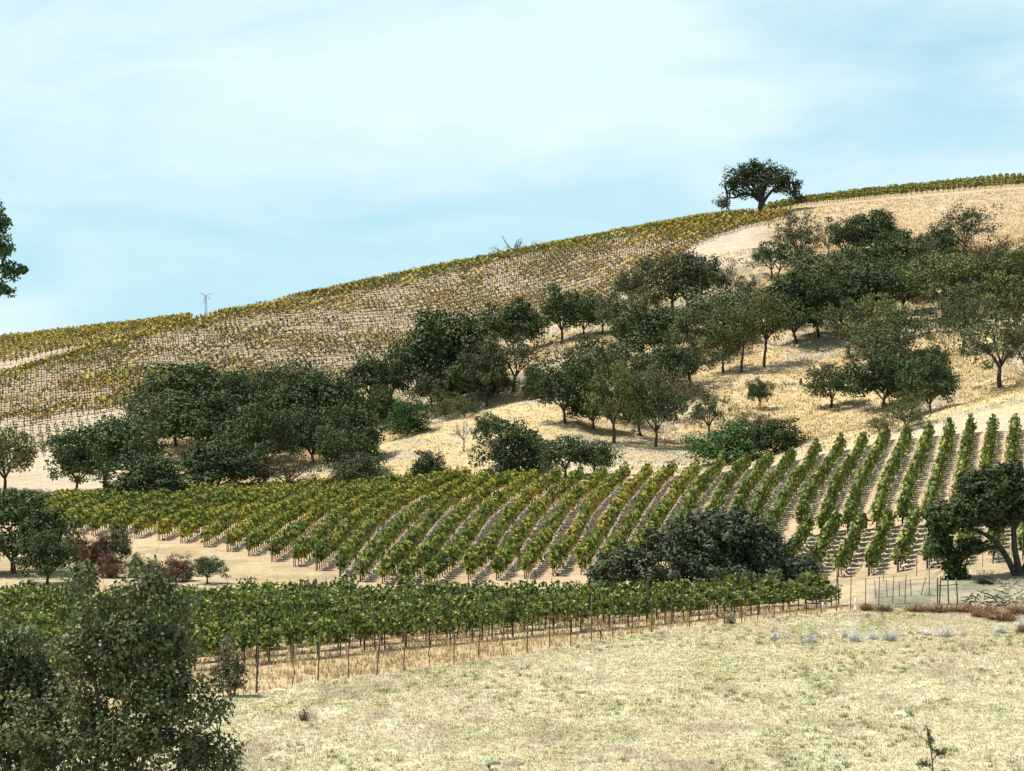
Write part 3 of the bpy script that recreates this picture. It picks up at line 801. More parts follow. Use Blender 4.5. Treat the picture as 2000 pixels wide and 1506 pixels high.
# ------------------------------------------------------------------ hand-shaped trees
def hand_tree(name, base, k, limbs, blobs, seed, npuff, pr, per, leaf, mat, depth=1.0, barkm=None, flat=0.75, extra_twigs=0, tintvar=0.22):
    """limbs: [(list of (dx,dz,dy) px, r0, r1)], blobs: [(cx, cz, rx, rz, weight, depth)] px relative to the base, up positive"""
    rng = np.random.default_rng(seed)
    root = empty(name, base)
    wood = Acc(); allp = []
    for pts, r0, r1 in limbs:
        P = np.array([(p[0] / k, (p[2] if len(p) > 2 else 0) / k, p[1] / k) for p in pts])
        tt = np.linspace(0, len(P) - 1, len(P) * 3)
        Q = np.stack([np.interp(tt, range(len(P)), P[:, i]) for i in range(3)], 1)
        Q[1:-1] = (Q[:-2] + 2 * Q[1:-1] + Q[2:]) / 4
        tube(wood, Q, np.linspace(r0, r1, len(Q)) / k, 6)
        allp.append(Q[len(Q) // 3:])
    allp = np.concatenate(allp)
    tot = sum(b[4] for b in blobs); C = []
    for bx, bz, rx, rz, w, dp in blobs:
        n = max(1, int(npuff * w / tot))
        d = unit(rng.normal(size=(n, 3))) * (0.25 + 0.75 * rng.random((n, 1)) ** 0.5)
        C.append(np.stack([(bx + d[:, 0] * rx) / k, (dp + d[:, 1] * rx * depth) / k, (bz + d[:, 2] * rz) / k], 1))
    C = np.concatenate(C)
    for c in C:
        j = np.argmin(((allp - c) ** 2).sum(1) + rng.random(len(allp)) * 0.2)
        tube(wood, bezier(allp[j], c, 4, rng.normal(size=3) * 0.08 * np.linalg.norm(c - allp[j]), rng), np.linspace(2.2, 0.6, 4) / k * (1 if k > 60 else 0.8), 4)
        for _ in range(extra_twigs):
            tube(wood, bezier(c, c + rng.normal(size=3) * pr / k * 1.2, 3, rng.normal(size=3) * 0.05, rng), np.linspace(0.8, 0.3, 3) / k, 4)
    link('trunk', wood.mesh('trunk', barkm or M_BARK, True), root)
    Rr = pr / k * (0.7 + 0.6 * rng.random(len(C)))
    link('crown', crown_from_puffs(C, Rr, per, leaf, rng, flat=flat, tintvar=tintvar).mesh('crown', mat), root)
    return root

# lone ridge oak
x, y, z = pick(1485, 420, 500)
hand_tree('oak_tree', (x, y, z), F / y,
    [([(0, -4), (0, 12), (2, 30), (-8, 50), (-22, 66), (-30, 84)], 7, 1.2), ([(2, 26), (4, 48), (6, 70), (4, 94)], 4.5, 1.2),
     ([(4, 22), (14, 38), (26, 50), (44, 60), (62, 64)], 3.6, 1), ([(2, 28), (8, 50), (18, 72), (30, 88)], 4.5, 1),
     ([(-2, 28), (-16, 40), (-34, 42), (-50, 33), (-64, 34)], 4, 1.2), ([(-4, 32), (-20, 52), (-42, 66)], 4, 1), ([(4, 30, 6), (10, 52, 26), (14, 70, 34)], 4, 1), ([(0, 30, -6), (-8, 52, -24), (-4, 74, -34)], 4, 1)],
    [(-38, 72, 36, 26, 5, 0), (-5, 86, 30, 24, 5, 0), (32, 74, 38, 24, 5.5, 0), (58, 52, 24, 20, 2.4, 0), (-8, 62, 40, 16, 3, 20), (10, 60, 40, 18, 3, -15), (-74, 26, 15, 14, 1.5, 0),
     (76, 36, 12, 10, 0.7, 0), (-44, 54, 22, 14, 1.2, 0), (-26, 40, 14, 6, 0.5, 0), (40, 50, 14, 6, 0.6, 0), (-60, 60, 14, 16, 1.0, 0)],
    101, 210, 10.5, 50, 0.36, M_OAK, flat=0.75)
tag(bpy.data.objects[[o.name for o in COL.objects if o.name.startswith('oak_tree')][-1]], None)
o = [q for q in COL.objects if q.type == 'EMPTY' and q.name.startswith('oak_tree') and 'label' not in q][-1]
tag(o, 'lone broad oak on the ridge skyline with a low left limb', 'tree')

# big oak at the right edge
bx, by, bz = pick(1985, 1124, 130)
k = F / by
o = hand_tree('oak_tree', (bx, by, bz - 0.1), k,
    [([(2, -4), (-17, 36), (-36, 66), (-68, 88), (-110, 100), (-140, 112)], 7, 2), ([(-34, 60), (-78, 50), (-104, 36), (-116, 8), (-122, -20)], 4.5, 1.2),
     ([(8, 0), (-3, 50), (-6, 98), (-4, 150), (-20, 190)], 7.5, 2), ([(-6, 98), (-40, 130), (-80, 160)], 4, 1.2), ([(-6, 90), (20, 140), (60, 170)], 5, 1.5), ([(8, 0, 6), (40, 60, 20), (80, 110, 30)], 5, 1.5),
     ([(-66, 88), (-80, 60), (-96, 44), (-100, 0)], 1.6, 0.8)],
    [(-60, 165, 55, 42, 6, 0), (-20, 185, 45, 40, 5, 0), (30, 170, 55, 50, 5, 0), (-115, 120, 50, 26, 4, 0), (-150, 110, 28, 20, 1.5, 0), (-30, 130, 60, 28, 3, 30), (-150, 60, 18, 40, 1.8, 0),
     (-125, 30, 20, 36, 1.6, 0), (-112, -20, 24, 30, 1.3, 0), (-90, 60, 24, 16, 0.8, -10), (70, 120, 50, 50, 3, 0), (-40, 105, 30, 12, 0.7, 0)],
    103, 400, 17, 64, 0.21, M_OAK, extra_twigs=1)
tag(o, 'dark leaning oak with two bare trunks and a drooping crown at the right edge', 'tree')

# huge round bush in front of the curved rows
wx, wy, wz = pick(1390, 1150, 130)
wy = 147.0; wx = (1380 - U0) / F * wy; wz = float(height(wx, wy)); k = F / wy
dz0 = (zv(wy, 1160) - wz) * k * 0
o = hand_tree('shrub', (wx, wy, wz - 0.1), k,
    [([(0, -4), (-30, 50), (-90, 90)], 6, 1.5), ([(0, -4), (10, 60), (20, 120)], 7, 1.5), ([(0, -4), (50, 60), (110, 90)], 6, 1.5), ([(-20, -4), (-90, 30), (-170, 40)], 5, 1.5), ([(20, -4), (100, 30), (180, 30)], 5, 1.5)],
    [(15, 100, 100, 70, 9, 0), (-60, 80, 90, 60, 5, 0), (100, 80, 80, 52, 6, 0), (160, 45, 60, 38, 4, 0), (-150, 55, 62, 48, 5, 0), (-200, 28, 40, 30, 2, 0), (60, 130, 60, 38, 4, 0), (-20, 40, 120, 40, 4, -50), (100, 35, 110, 36, 4, -50), (205, 20, 30, 20, 1, 0)],
    105, 640, 18, 66, 0.20, mat_tinted('grey_willow_leaf', (0.070, 0.088, 0.052), 0.7, 0.12), depth=0.75, tintvar=0.28)
tag(o, 'huge round grey-green bush between the lower vineyard and the curved rows', 'shrub')

# near bushes at the lower left
M_NEARBARK = mat_tinted('pale_twig', (0.10, 0.09, 0.07), 0.85, 0.15)
def near_bush(u, vb, Y, limbs, blobs, seed, npuff, label, per=105, pr=34, leaf=0.105):
    X = (u - U0) / F * Y; Z = float(height(X, Y))
    k = F / Y
    off = (zv(Y, vb) - Z) * k
    limbs = [([(0, -10)] + [(p[0], p[1] + off) for p in pts], a, b) for pts, a, b in limbs]
    blobs = [(b[0], b[1] + off, *b[2:]) for b in blobs]
    o = hand_tree('shrub', (X, Y, Z), k, limbs, blobs, seed, npuff, pr, per, leaf, M_NEARLEAF, depth=0.8, extra_twigs=2, barkm=M_NEARBARK, tintvar=0.15)
    tag(o, label, 'shrub'); return o
near_bush(250, 1506, 45.0,
    [([(-30, 0), (-60, 150), (-90, 290), (-100, 385)], 7, 1.2), ([(0, 20), (-10, 150), (0, 300), (40, 380)], 7, 1.2), ([(20, 0), (70, 120), (110, 250), (120, 330)], 6, 1.2), ([(40, -20), (130, 20), (180, 60)], 5, 1.2),
     ([(-60, -20), (-150, 60), (-190, 110)], 5, 1.2), ([(10, 40), (30, 260), (38, 395)], 2.4, 1.4)],
    [(-60, 250, 85, 75, 6, 0), (40, 240, 95, 75, 6, 0), (-100, 370, 34, 26, 1.1, 0), (35, 345, 60, 36, 2, 0), (-20, 120, 150, 90, 8, 0), (100, 130, 85, 90, 5, 0), (-130, 60, 110, 70, 4, 0), (50, 0, 150, 90, 7, 0), (160, 20, 55, 50, 2.4, 0),
     (-150, -60, 120, 80, 4, 0), (60, -120, 170, 80, 5, 0), (38, 392, 10, 8, 0.25, 0), (92, 330, 26, 16, 0.5, 0), (-190, 110, 60, 40, 1.5, 0), (0, 120, 120, 100, 4, 60)],
    201, 330, 'large leafy grey-green bush in the near lower left corner')
near_bush(20, 1506, 47.0,
    [([(0, 0), (-10, 120), (0, 250)], 6, 1.2), ([(10, 0), (50, 100), (70, 200)], 5, 1.2)],
    [(0, 220, 60, 55, 3, 0), (50, 150, 60, 70, 3, 0), (-60, 120, 90, 110, 5, 0), (10, 40, 90, 80, 4, 0)],
    203, 150, 'darker bush at the left edge behind the large near bush')

# branch of a tall tree entering at the left edge
Yt = 56.0
X = (-330 - U0) / F * Yt; Z = float(height(X, Yt)); k = F / Yt
vb = V0 - (Z - CAMZ) / Yt * F
def rel(u, v): return (u + 330, vb - v)
o = hand_tree('tall_tree', (X, Yt, Z - 0.2), k,
    [([(0, 0), rel(-320, 1000), rel(-300, 700), rel(-250, 400), rel(-240, 150)], 22, 6), ([rel(-300, 720), rel(-200, 600), rel(-80, 520), rel(0, 500), rel(40, 520)], 9, 1.5),
     ([rel(-270, 520), rel(-160, 440), rel(-50, 420), rel(10, 415)], 8, 1.5), ([rel(-80, 520), rel(-20, 545), rel(15, 560)], 4, 1)],
    [(*rel(-20, 430), 44, 34, 4, 0), (*rel(-10, 470), 50, 20, 2.6, 0), (*rel(22, 516), 28, 12, 1.6, 0), (*rel(0, 550), 30, 22, 2.4, 0), (*rel(-120, 380), 100, 90, 9, 0), (*rel(-150, 540), 90, 80, 7, 0), (*rel(-260, 300), 120, 150, 12, 0), (*rel(-8, 402), 14, 14, 0.7, 0), (*rel(-320, 480), 120, 120, 8, 0), (*rel(-60, 490), 60, 60, 4, 0)],
    207, 230, 15, 75, 0.095, M_SKYLEAF, depth=0.8)
tag(o, 'leafy branch end of a tall tree entering at the left edge against the sky', 'tree')

# sapling tops at the lower right and small twig at the bottom
def sapling(u, v_top, v_base, Y, w, seed, label, npuff=26, per=26, lf=0.05):
    X = (u - U0) / F * Y; Z = float(height(X, Y)); k = F / Y
    vb = V0 - (Z - CAMZ) / Y * F
    H = vb - v_top
    rng = np.random.default_rng(seed)
    limbs = [([(0, -5), (3, H * 0.5), (-2, H * 0.8), (-12, H)], 2.2, 0.7)]
    for i in range(7):
        a = H * (0.35 + 0.08 * i); s = (w * (0.7 - 0.08 * i)) * (1 if i % 2 else -0.8)
        limbs.append(([(0, a), (s * 0.5, a + H * 0.05), (s, a + H * 0.06, rng.normal() * w * 0.4)], 1.2, 0.4))
    blobs = [(lm[0][2][0] * (0.5 + 0.5 * j / 2), lm[0][2][1], 10, 8, 1, 0) for lm in limbs[1:] for j in (1, 2)] + [(-8, H - 14, 5, 14, 1, 0), (-2, H - 45, 7, 12, 0.6, 0), (0, H * 0.5, w * 0.5, H * 0.2, 4, 0)]
    o = hand_tree('sapling', (X, Y, Z), k, limbs, blobs, seed, npuff * 2, 8, per, lf, M_NEARLEAF, barkm=M_NEARBARK)
    tag(o, label, 'sapling')
sapling(1822, 1420, 1506, 40.0, 66, 301, 'thin dark sapling top rising from the bottom edge at right')
sapling(965, 1488, 1506, 40.0, 40, 303, 'small twig tip poking over the bottom edge at centre', npuff=14)
sapling(1650, 1492, 1506, 40.0, 44, 305, 'tiny twig tip at the bottom edge left of the sapling', npuff=14)

# ------------------------------------------------------------------ vines
def vine_tint(rng, n, warm):
    """leaf colours from deep green to yellow and rust (albedo)"""
    g = np.array([0.18, 0.215, 0.05]); yl = np.array([0.38, 0.39, 0.075]); dk = np.array([0.05, 0.085, 0.025]); rs = np.array([0.21, 0.16, 0.07])
    r = rng.random(n)
    c = np.where((r < warm)[:, None], yl, np.where((r < warm + 0.28)[:, None], dk, g))
    c = np.where((rng.random(n) < 0.03 + 0.10 * warm)[:, None], rs, c)
    return c * (0.75 + 0.5 * rng.random(n))[:, None]

def vine_leaves(rng, n, leaf, warm, half=0.78, wid=0.36, z0=0.72, z1=1.75, shoots=0.18):
    c = np.stack([rng.uniform(-half, half, n), rng.normal(0, wid * 0.62, n), z0 + (z1 - z0) * rng.random(n) ** 0.75], 1)
    m = rng.random(n) < shoots
    c[m, 2] = z1 + rng.random(m.sum()) * 0.35
    sx = np.round(c[m, 0] / 0.25) * 0.25 + rng.normal(0, 0.04, m.sum())
    c[m, 0] = sx; c[m, 1] *= 0.6
    nr = unit(np.stack([rng.normal(0, 0.5, n), c[:, 1] * 2.0 + rng.normal(0, 0.6, n), 0.45 + rng.normal(0, 0.5, n)], 1))
    v, f = leaves(c, nr, leaf * (0.7 + 0.6 * rng.random(n)), 0.9, rng, pointed=False)
    return v, f, np.repeat(vine_tint(rng, n, warm), 4, 0)

def vine_wood(rng, acc, simple=False, h=0.85):
    lean = rng.normal() * 0.06
    if simple:
        tube(acc, [(0, 0, -0.1), (lean, 0, h)], [0.05, 0.04], 4)
        tube(acc, [(-0.62, 0, h), (0.62, 0, h)], [0.055, 0.055], 4)
        tube(acc, [(0.05, 0, -0.1), (0.05, 0, 1.5 + 0.4 * rng.random())], [0.018, 0.018], 4)
    else:
        tube(acc, [(0, 0, -0.1), (lean, 0.02, 0.3), (lean * 0.3, -0.02, 0.6), (0, 0, h)], [0.055, 0.04, 0.045, 0.05], 6)
        tube(acc, [(-0.7, 0.02, h + 0.02), (-0.35, -0.02, h + 0.05), (0, 0, h - 0.02), (0.35, 0.02, h + 0.05), (0.7, 0, h + 0.02)], [0.02, 0.028, 0.035, 0.028, 0.02], 6)

# -- lower vineyard: single plants, rows parallel to the fence
VPROTO = []
for s in range(7):
    rng = np.random.default_rng(500 + s)
    root = empty('grapevine', (0, 0, 0))
    w = Acc(); vine_wood(rng, w)
    link('trunk', w.mesh('vine_trunk', M_VWOOD, True), root)
    st = Acc(); tube(st, [(0.06, 0.03, -0.15), (0.06 + rng.normal() * 0.03, 0.03, 2.2 + 0.15 * rng.random())], [0.02, 0.02], 4)
    link('stake', st.mesh('vine_stake', M_STAKE), root)
    v, f, t = vine_leaves(rng, 330, 0.155, [0.05, 0.14, 0.1, 0.26, 0.08, 0.34, 0.12][s], z0=0.72, z1=1.7, wid=0.36, half=(0.62, 0.7, 0.55, 0.75, 0.6, 0.66, 0.72)[s])
    link('canopy', mesh_np('vine_canopy', v, f, 4, M_VINE, t), root)
    VPROTO.append(root)
vused = [False] * 7
def fpos(u, off=0.0):
    y = float(fenceY(u)); return np.array([(u - U0) / F * y, y])
# world frame of the fence between u=500 and u=1543
A = np.array([(560 - U0) / F * 112.0, 112.0]); B = np.array([(1640 - U0) / F * 140.0, 140.0])
dirv = (B - A) / np.linalg.norm(B - A); nv = np.array([-dirv[1], dirv[0]])
rowz = []
rv = random.Random(5)
vines = []
for j in range(14):
    off = 2.35 * j
    s = -30.0
    row = []
    while s < 62:
        p = A + dirv * s + nv * off
        u = U0 + F * p[0] / p[1]
        lim = 136.5 - 1.2 * math.sin(p[0] * 0.2) + 5.5 * float(sstep(1150, 1450, u))
        end = 1652
        # the near gap by the fence opens with the first rows at the right
        if p[1] < lim and -90 < u < end and p[1] > fenceY(u) + 2.0:
            row.append((p[0] + rv.gauss(0, 0.05), p[1] + rv.gauss(0, 0.05)))
        s += 1.52
    vines.append(row)
allv = [(j, x, y) for j, row in enumerate(vines) for (x, y) in row]
allv.sort(key=lambda q: q[2])
def ordn(n):
    one = ['', 'first', 'second', 'third', 'fourth', 'fifth', 'sixth', 'seventh', 'eighth', 'ninth', 'tenth', 'eleventh', 'twelfth', 'thirteenth', 'fourteenth', 'fifteenth', 'sixteenth', 'seventeenth', 'eighteenth', 'nineteenth']
    if n < 20: return one[n]
    t = ['twenty', 'thirty', 'forty', 'fifty', 'sixty'][n // 10 - 2]
    return (t[:-1] + 'ieth') if n % 10 == 0 else t + '-' + one[n % 10]
NV = 300
GR = ['leafy green grapevine in the front row behind the wire fence', 'grapevine in the second and third rows behind the wire fence', 'grapevine packed in the back rows of the lower vineyard']
GG = ['front row grapevines', 'second and third row grapevines', 'back row grapevines of the lower vineyard']
rest = []
ang = math.atan2(dirv[1], dirv[0])
for q, (j, x, y) in enumerate(allv):
    if q >= NV:
        rest.append((x, y, ang, 0)); continue
    i = rv.randrange(7)
    if not vused[i]:
        o = VPROTO[i]; vused[i] = True
    else:
        o = copy_tree(VPROTO[i])
    o.location = (x, y, float(height(x, y)))
    o.rotation_euler = (0, 0, ang + (math.pi if rv.random() < 0.5 else 0))
    sc = rv.uniform(0.84, 1.1) * (1 - 0.2 * float(sstep(6, 18, x)))
    o.scale = (1, rv.uniform(0.9, 1.15), sc)
    b = 0 if j == 0 else (1 if j < 3 else 2)
    if b < 2:
        nth = ordn(sum(1 for p in vines[j] if p[0] > x) + 1)
        row_ = ('front row behind the wire fence', 'second row behind the wire fence', 'third row behind the wire fence')[j]
        tag(o, 'leafy green grapevine, %s from the right end of the %s' % (nth, row_), 'grapevine', GG[b])
    else:
        tag(o, GR[b], 'grapevine', GG[b])

# trellis posts of the lower vineyard
pp = Acc(); tube(pp, [(0, 0, -0.3), (0.02, 0, 1.0), (0, 0, 2.0)], [0.045, 0.045, 0.045], 6)
pm = pp.mesh('trellis_post', M_STAKE)
first = True
for j, row in enumerate(vines):
    for i, (x, y) in enumerate(row):
        if (i + j) % 5 == 0 and j < 6:
            o = link('trellis_post', pm)
            o.location = (x + 0.7 * dirv[0], y + 0.7 * dirv[1], float(height(x, y)))
            o.rotation_euler = (rv.gauss(0, 0.03), rv.gauss(0, 0.06), 0)
            bb = 0 if j == 0 else 1
            tag(o, ['dark steel trellis post in the front row behind the fence', 'dark steel trellis post among the lower vineyard rows'][bb], 'post', ['front row trellis posts', 'inner trellis posts'][bb])
    if row and j < 4:
        h = Acc()
        P = [(x, y, float(height(x, y)) + 0.42 + 0.03 * math.sin(i)) for i, (x, y) in enumerate(row)]
        if len(P) > 3:
            tube(h, P, 0.011, 4)
            P2 = [(a, b, c + 0.75) for a, b, c in P]
            o = link('drip_hose', h.mesh('drip_hose', M_HOSE))
            tag(o, ['black drip hose strung along the front vine row', 'black drip hose along the second vine row', 'black drip hose along the third vine row', 'black drip hose along the fourth vine row'][j], 'hose')

# -- curved rows, traced on the ground, bottom end first
ROWS = [
 [(50,1005),(100,992),(150,985)], [(60,1020),(110,998),(170,986),(225,981)], [(80,1035),(130,1008),(190,989),(250,980),(300,976)], [(110,1042),(160,1012),(220,991),(290,979),(350,973)],
 [(145,1044),(195,1016),(260,994),(330,980),(400,971)], [(182,1046),(235,1018),(300,996),(370,980),(440,970),(500,965)], [(222,1049),(280,1018),(340,998),(410,982),(480,970),(540,963)],
 [(266,1051),(320,1024),(380,1002),(450,984),(520,970),(585,961)], [(312,1055),(360,1030),(420,1006),(490,987),(560,972),(630,960)], [(356,1060),(405,1033),(460,1009),(530,987),(600,972),(670,959)],
 [(401,1068),(441,1042),(469,1025),(520,1005),(580,987),(650,970),(710,957)], [(446,1077),(475,1058),(511,1034),(544,1014),(600,994),(660,976),(740,957)], [(488,1085),(527,1058),(563,1029),(599,1009),(660,986),(720,967),(775,956)],
 [(533,1096),(563,1075),(591,1047),(627,1018),(670,994),(730,972),(800,954)], [(577,1106),(613,1085),(635,1055),(668,1018),(699,997),(750,979),(800,963),(855,948)],
 [(620,1114),(655,1085),(686,1044),(716,1014),(745,996),(800,972),(860,952),(893,942)], [(665,1125),(693,1090),(727,1045),(770,1005),(810,980),(870,954),(915,942)],
 [(705,1136),(741,1094),(775,1055),(791,1036),(830,1002),(885,972),(930,953),(958,942)], [(747,1140),(797,1094),(830,1047),(860,1011),(899,983),(941,961),(1003,940)], [(788,1143),(838,1108),(866,1066),(894,1030),(930,994),(963,968),(1022,942)],
 [(838,1145),(891,1105),(921,1061),(950,1019),(992,980),(1016,964),(1046,944)], [(915,1135),(957,1094),(975,1055),(1003,1019),(1033,986),(1069,961),(1091,941)], [(970,1133),(1008,1088),(1039,1033),(1069,997),(1108,964),(1134,941)],
 [(1025,1130),(1061,1083),(1086,1038),(1113,997),(1155,964),(1180,939)], [(1080,1125),(1113,1083),(1133,1050),(1155,1005),(1190,967),(1224,936)], [(1135,1122),(1166,1077),(1191,1036),(1216,994),(1244,961),(1268,934)],
 [(1190,1110),(1235,1038),(1255,1002),(1291,952),(1315,931)], [(1240,1110),(1270,1060),(1300,1011),(1335,958),(1361,929)], [(1300,1105),(1330,1042),(1358,985),(1382,952),(1408,923)], [(1360,1105),(1385,1035),(1412,975),(1432,950),(1458,918)],
 [(1412,1100),(1435,1030),(1458,972),(1478,945),(1503,912)], [(1450,1100),(1470,1040),(1491,985),(1525,938),(1548,902)], [(1480,1110),(1500,1060),(1530,998),(1552,962),(1572,935),(1595,891)],
 [(1562,1034),(1578,988),(1605,945),(1621,922),(1643,883)], [(1605,1046),(1617,1014),(1630,973),(1652,940),(1670,913),(1687,874)], [(1655,1042),(1665,1010),(1673,978),(1691,944),(1712,903),(1730,863)],
 [(1712,1036),(1718,1010),(1723,980),(1739,943),(1757,903),(1773,860)], [(1762,1028),(1768,1003),(1775,965),(1787,938),(1801,903),(1815,855)], [(1810,1024),(1817,1000),(1824,975),(1831,944),(1845,903),(1855,851)],
 [(1862,1020),(1870,990),(1878,945),(1886,900),(1896,848)], [(1914,1015),(1920,980),(1925,950),(1930,900),(1940,845)], [(1964,1010),(1972,950),(1976,900),(1983,843)], [(2012,1008),(2016,950),(2020,900),(2028,840)], [(2062,1005),(2062,950),(2066,900),(2072,838)],
 [(1535,1118),(1560,1080),(1580,1048)], [(1588,1122),(1604,1100),(1618,1065),(1633,1040)], [(1638,1127),(1657,1100),(1672,1065),(1686,1038)], [(1698,1124),(1713,1095),(1726,1062),(1738,1032)], [(1755,1116),(1769,1085),(1780,1055),(1790,1030)],
 [(1812,1110),(1824,1080),(1835,1050),(1846,1026)], [(1878,1103),(1886,1070),(1893,1045),(1900,1022)], [(1940,1098),(1946,1060),(1956,1018)], [(1998,1092),(2004,1055),(2010,1014)],
]
MIDV = []     # (x, y, angle, kind)
berm = Acc()
endposts = []
for ri, row in enumerate(ROWS):
    P = np.array([pick(u, v, 140, 300)[:2] for u, v in row])
    seg = np.linalg.norm(np.diff(P, axis=0), axis=1); cum = np.concatenate([[0], np.cumsum(seg)])
    n = max(3, int(cum[-1] / 1.45))
    s = np.linspace(0, cum[-1], n)
    xs = np.interp(s, cum, P[:, 0]); ys = np.interp(s, cum, P[:, 1])
    for _ in range(8):
        xs[1:-1] = (xs[:-2] + 2 * xs[1:-1] + xs[2:]) / 4; ys[1:-1] = (ys[:-2] + 2 * ys[1:-1] + ys[2:]) / 4
    dx, dy = np.gradient(xs), np.gradient(ys)
    an = np.arctan2(dy, dx)
    for x, y, a in zip(xs, ys, an): MIDV.append((x, y, a, 1 if ri < 28 else 2))
    endposts.append((xs[0] - dx[0] * 0.6, ys[0] - dy[0] * 0.6))
    # pale mulch ridge at the foot of the row
    nx, nyv = np.sin(an), -np.cos(an)
    zz = height(xs, ys)
    m = 4 * n
    s2 = np.linspace(0, n - 1, m); X2 = np.interp(s2, range(n), xs + nx * 0.35); Y2 = np.interp(s2, range(n), ys + nyv * 0.35)
    NX = np.interp(s2, range(n), nx); NY = np.interp(s2, range(n), nyv)
    Z2 = height(X2, Y2)
    hh = -0.10 + 0.36 * fbm(X2 * 1.1, Y2 * 1.1, 7, 2); wd = 0.14 + 0.22 * fbm(X2 * 0.9, Y2 * 0.9, 8, 2)
    ring = np.stack([np.stack([X2 - NX * wd, Y2 - NY * wd, Z2 - 0.05], 1), np.stack([X2, Y2, Z2 + hh], 1), np.stack([X2 + NX * wd, Y2 + NY * wd, Z2 - 0.05], 1)], 1)
    b = np.arange(m - 1)[:, None] * 3
    fq = np.concatenate([b + np.array([[0, 1, 4, 3]]), b + np.array([[1, 2, 5, 4]])])
    tt = (0.50 + 0.14 * fbm(X2 * 2, Y2 * 2, 9, 2))[:, None] * np.array([1.0, 0.84, 0.62])
    berm.add(ring.reshape(-1, 3), fq, np.repeat(tt, 3, 0))
tag(link('mulch_ridges', berm.mesh('mulch_ridges', M_BERM)), 'low pale straw ridges along the feet of the curved vine rows', 'mulch', kind='structure')
# end posts of the curved rows
ep = Acc(); tube(ep, [(0, 0, -0.3), (0, 0, 1.75)], [0.045, 0.04], 6)
epm = ep.mesh('end_post', M_STAKE)
for i, (x, y) in enumerate(endposts):
    if i >= 44: lab, g = 'dark end post of the %s short vine row from the left above the creek bank' % ordn(i - 43), 'end posts of the short rows'
    elif i < 18: lab, g = 'dark end post where the %s curved vine row from the left meets the dirt lane' % ordn(i + 1), 'end posts along the lane'
    else: continue
    o = link('end_post', epm); o.location = (x, y, float(height(x, y))); tag(o, lab, 'post', g)

# -- far hillside vines
FARV = []
MASKN = lambda x, y: fbm(x / 16, y / 9, 131, 3)
def edge_u(v): return 0
jrow = 0
Yb = lambda u, i: np.interp(u, UT, YT[i])
for j in range(60):
    # rows follow the contour: start from the lower edge of the block and step uphill
    us = -60.0 + (j * 0.8) % 7
    while us < 1600:
        yb = Yb(us, 13); yt = Yb(us, 14)
        slant = (us - 700) * 0.026           # rows run slightly across the block edge
        yy = 408 + slant + j * 2.15
        stepu = 1.12 / yy * F
        if yb - 1.5 < yy < yt + 5.5:
            ok = True
            if us > 1330: ok = yy > 470 + (us - 1330) * 0.19 + 2
            if us > 1440: ok = ok and yy < 530 - (us - 1440) * 0.12
            if us < 46: ok = ok and yy > yb + 3
            if ok: FARV.append(((us + random.gauss(0, 0.6) - U0) / F * yy, yy, 3))
        us += stepu
# block on the second slope at the left
for j in range(40):
    us = -60.0
    while us < 372:
        yl = Yb(us, 14); y2 = Yb(us, 15)
        yy = yl + 17.0 - 6.0 * min(1.0, max(0.0, us / 350)) + j * 3.0
        if yy < y2 + 7: FARV.append(((us - U0) / F * yy, yy, 4))
        us += 1.3 / yy * F
# sparse young vines above the pale track at the left
for j in range(14):
    us = -20.0 + (j % 2) * 4
    while us < 260:
        yy = 352 + j * 3.2 + us * 0.03
        if yy < Yb(us, 13) - 2 : FARV.append(((us - U0) / F * yy, yy, 5))
        us += 1.5 / yy * F
# ridge-top rows at the right
for j in range(9):
    us = 1492.0
    while us < 2120:
        yy = Yb(us, 14) + 3.5 + j * 2.6 - 0.0
        FARV.append(((us - U0) / F * yy, yy, 6)); us += (1.35 + 0.05 * j) / yy * F

# -- everything beyond the 300 single vines becomes one mass
def vine_proto(kind, s):
    rng = np.random.default_rng(900 + kind * 20 + s)
    a = Acc(); w = Acc()
    vine_wood(rng, w, simple=True, h={1: 0.8, 2: 0.85, 3: 0.95, 4: 0.9, 5: 0.9, 6: 0.9, 0: 0.85}[kind])
    V_, F_, T_ = w.arrays(); T_ = T_ * np.array([0.062, 0.047, 0.036])
    a.add(V_, F_, T_)
    n, lf, warm, wid = {0: (110, 0.24, 0.12, 0.42), 1: (80, 0.26, 0.36, 0.34), 2: (90, 0.26, 0.20, 0.44), 3: ((5, 13, 28, 9, 22)[s], 0.33, (0.4, 0.35, 0.3, 0.2, 0.5)[s], 0.22), 4: (22, 0.32, 0.55, 0.25), 5: ((0, 6, 3, 0, 10)[s], 0.25, 0.1, 0.2), 6: (34, 0.32, 0.32, 0.28)}[kind]
    if n:
        v, f, t = vine_leaves(rng, n, lf, warm, wid=wid, z0=0.75 if kind >= 3 else 0.5, z1=1.5, half=0.62)
        if kind == 3: t = t * np.array([1.3, 1.05, 1.15]) + np.array([0.02, 0.004, 0.004])
        if kind == 4: t = t * np.array([1.35, 1.05, 1.0])
        if kind == 6: t = t * np.array([1.2, 1.0, 1.0])
        a.add(v, f, t)
    return a.arrays()
VP = {k: [vine_proto(k, s) for s in range(5)] for k in range(7)}
ALLM = [(x, y, a, k) for x, y, a, k in MIDV] + [(x, y, a, 0) for x, y, a, _ in rest]
for x, y, k in FARV: ALLM.append((x, y, (0.16 if k != 6 else 0.1) + random.gauss(0, 0.05), k))
XY = np.array([(q[0], q[1]) for q in ALLM]); ZZ = height(XY[:, 0], XY[:, 1])
vig = fbm(XY[:, 0] / 14, XY[:, 1] / 8, 131, 3); pat = fbm(XY[:, 0] / 9, XY[:, 1] / 7, 177, 3)
Vs, Fs, Ts = [], [], []; off = 0
rr = np.random.default_rng(77)
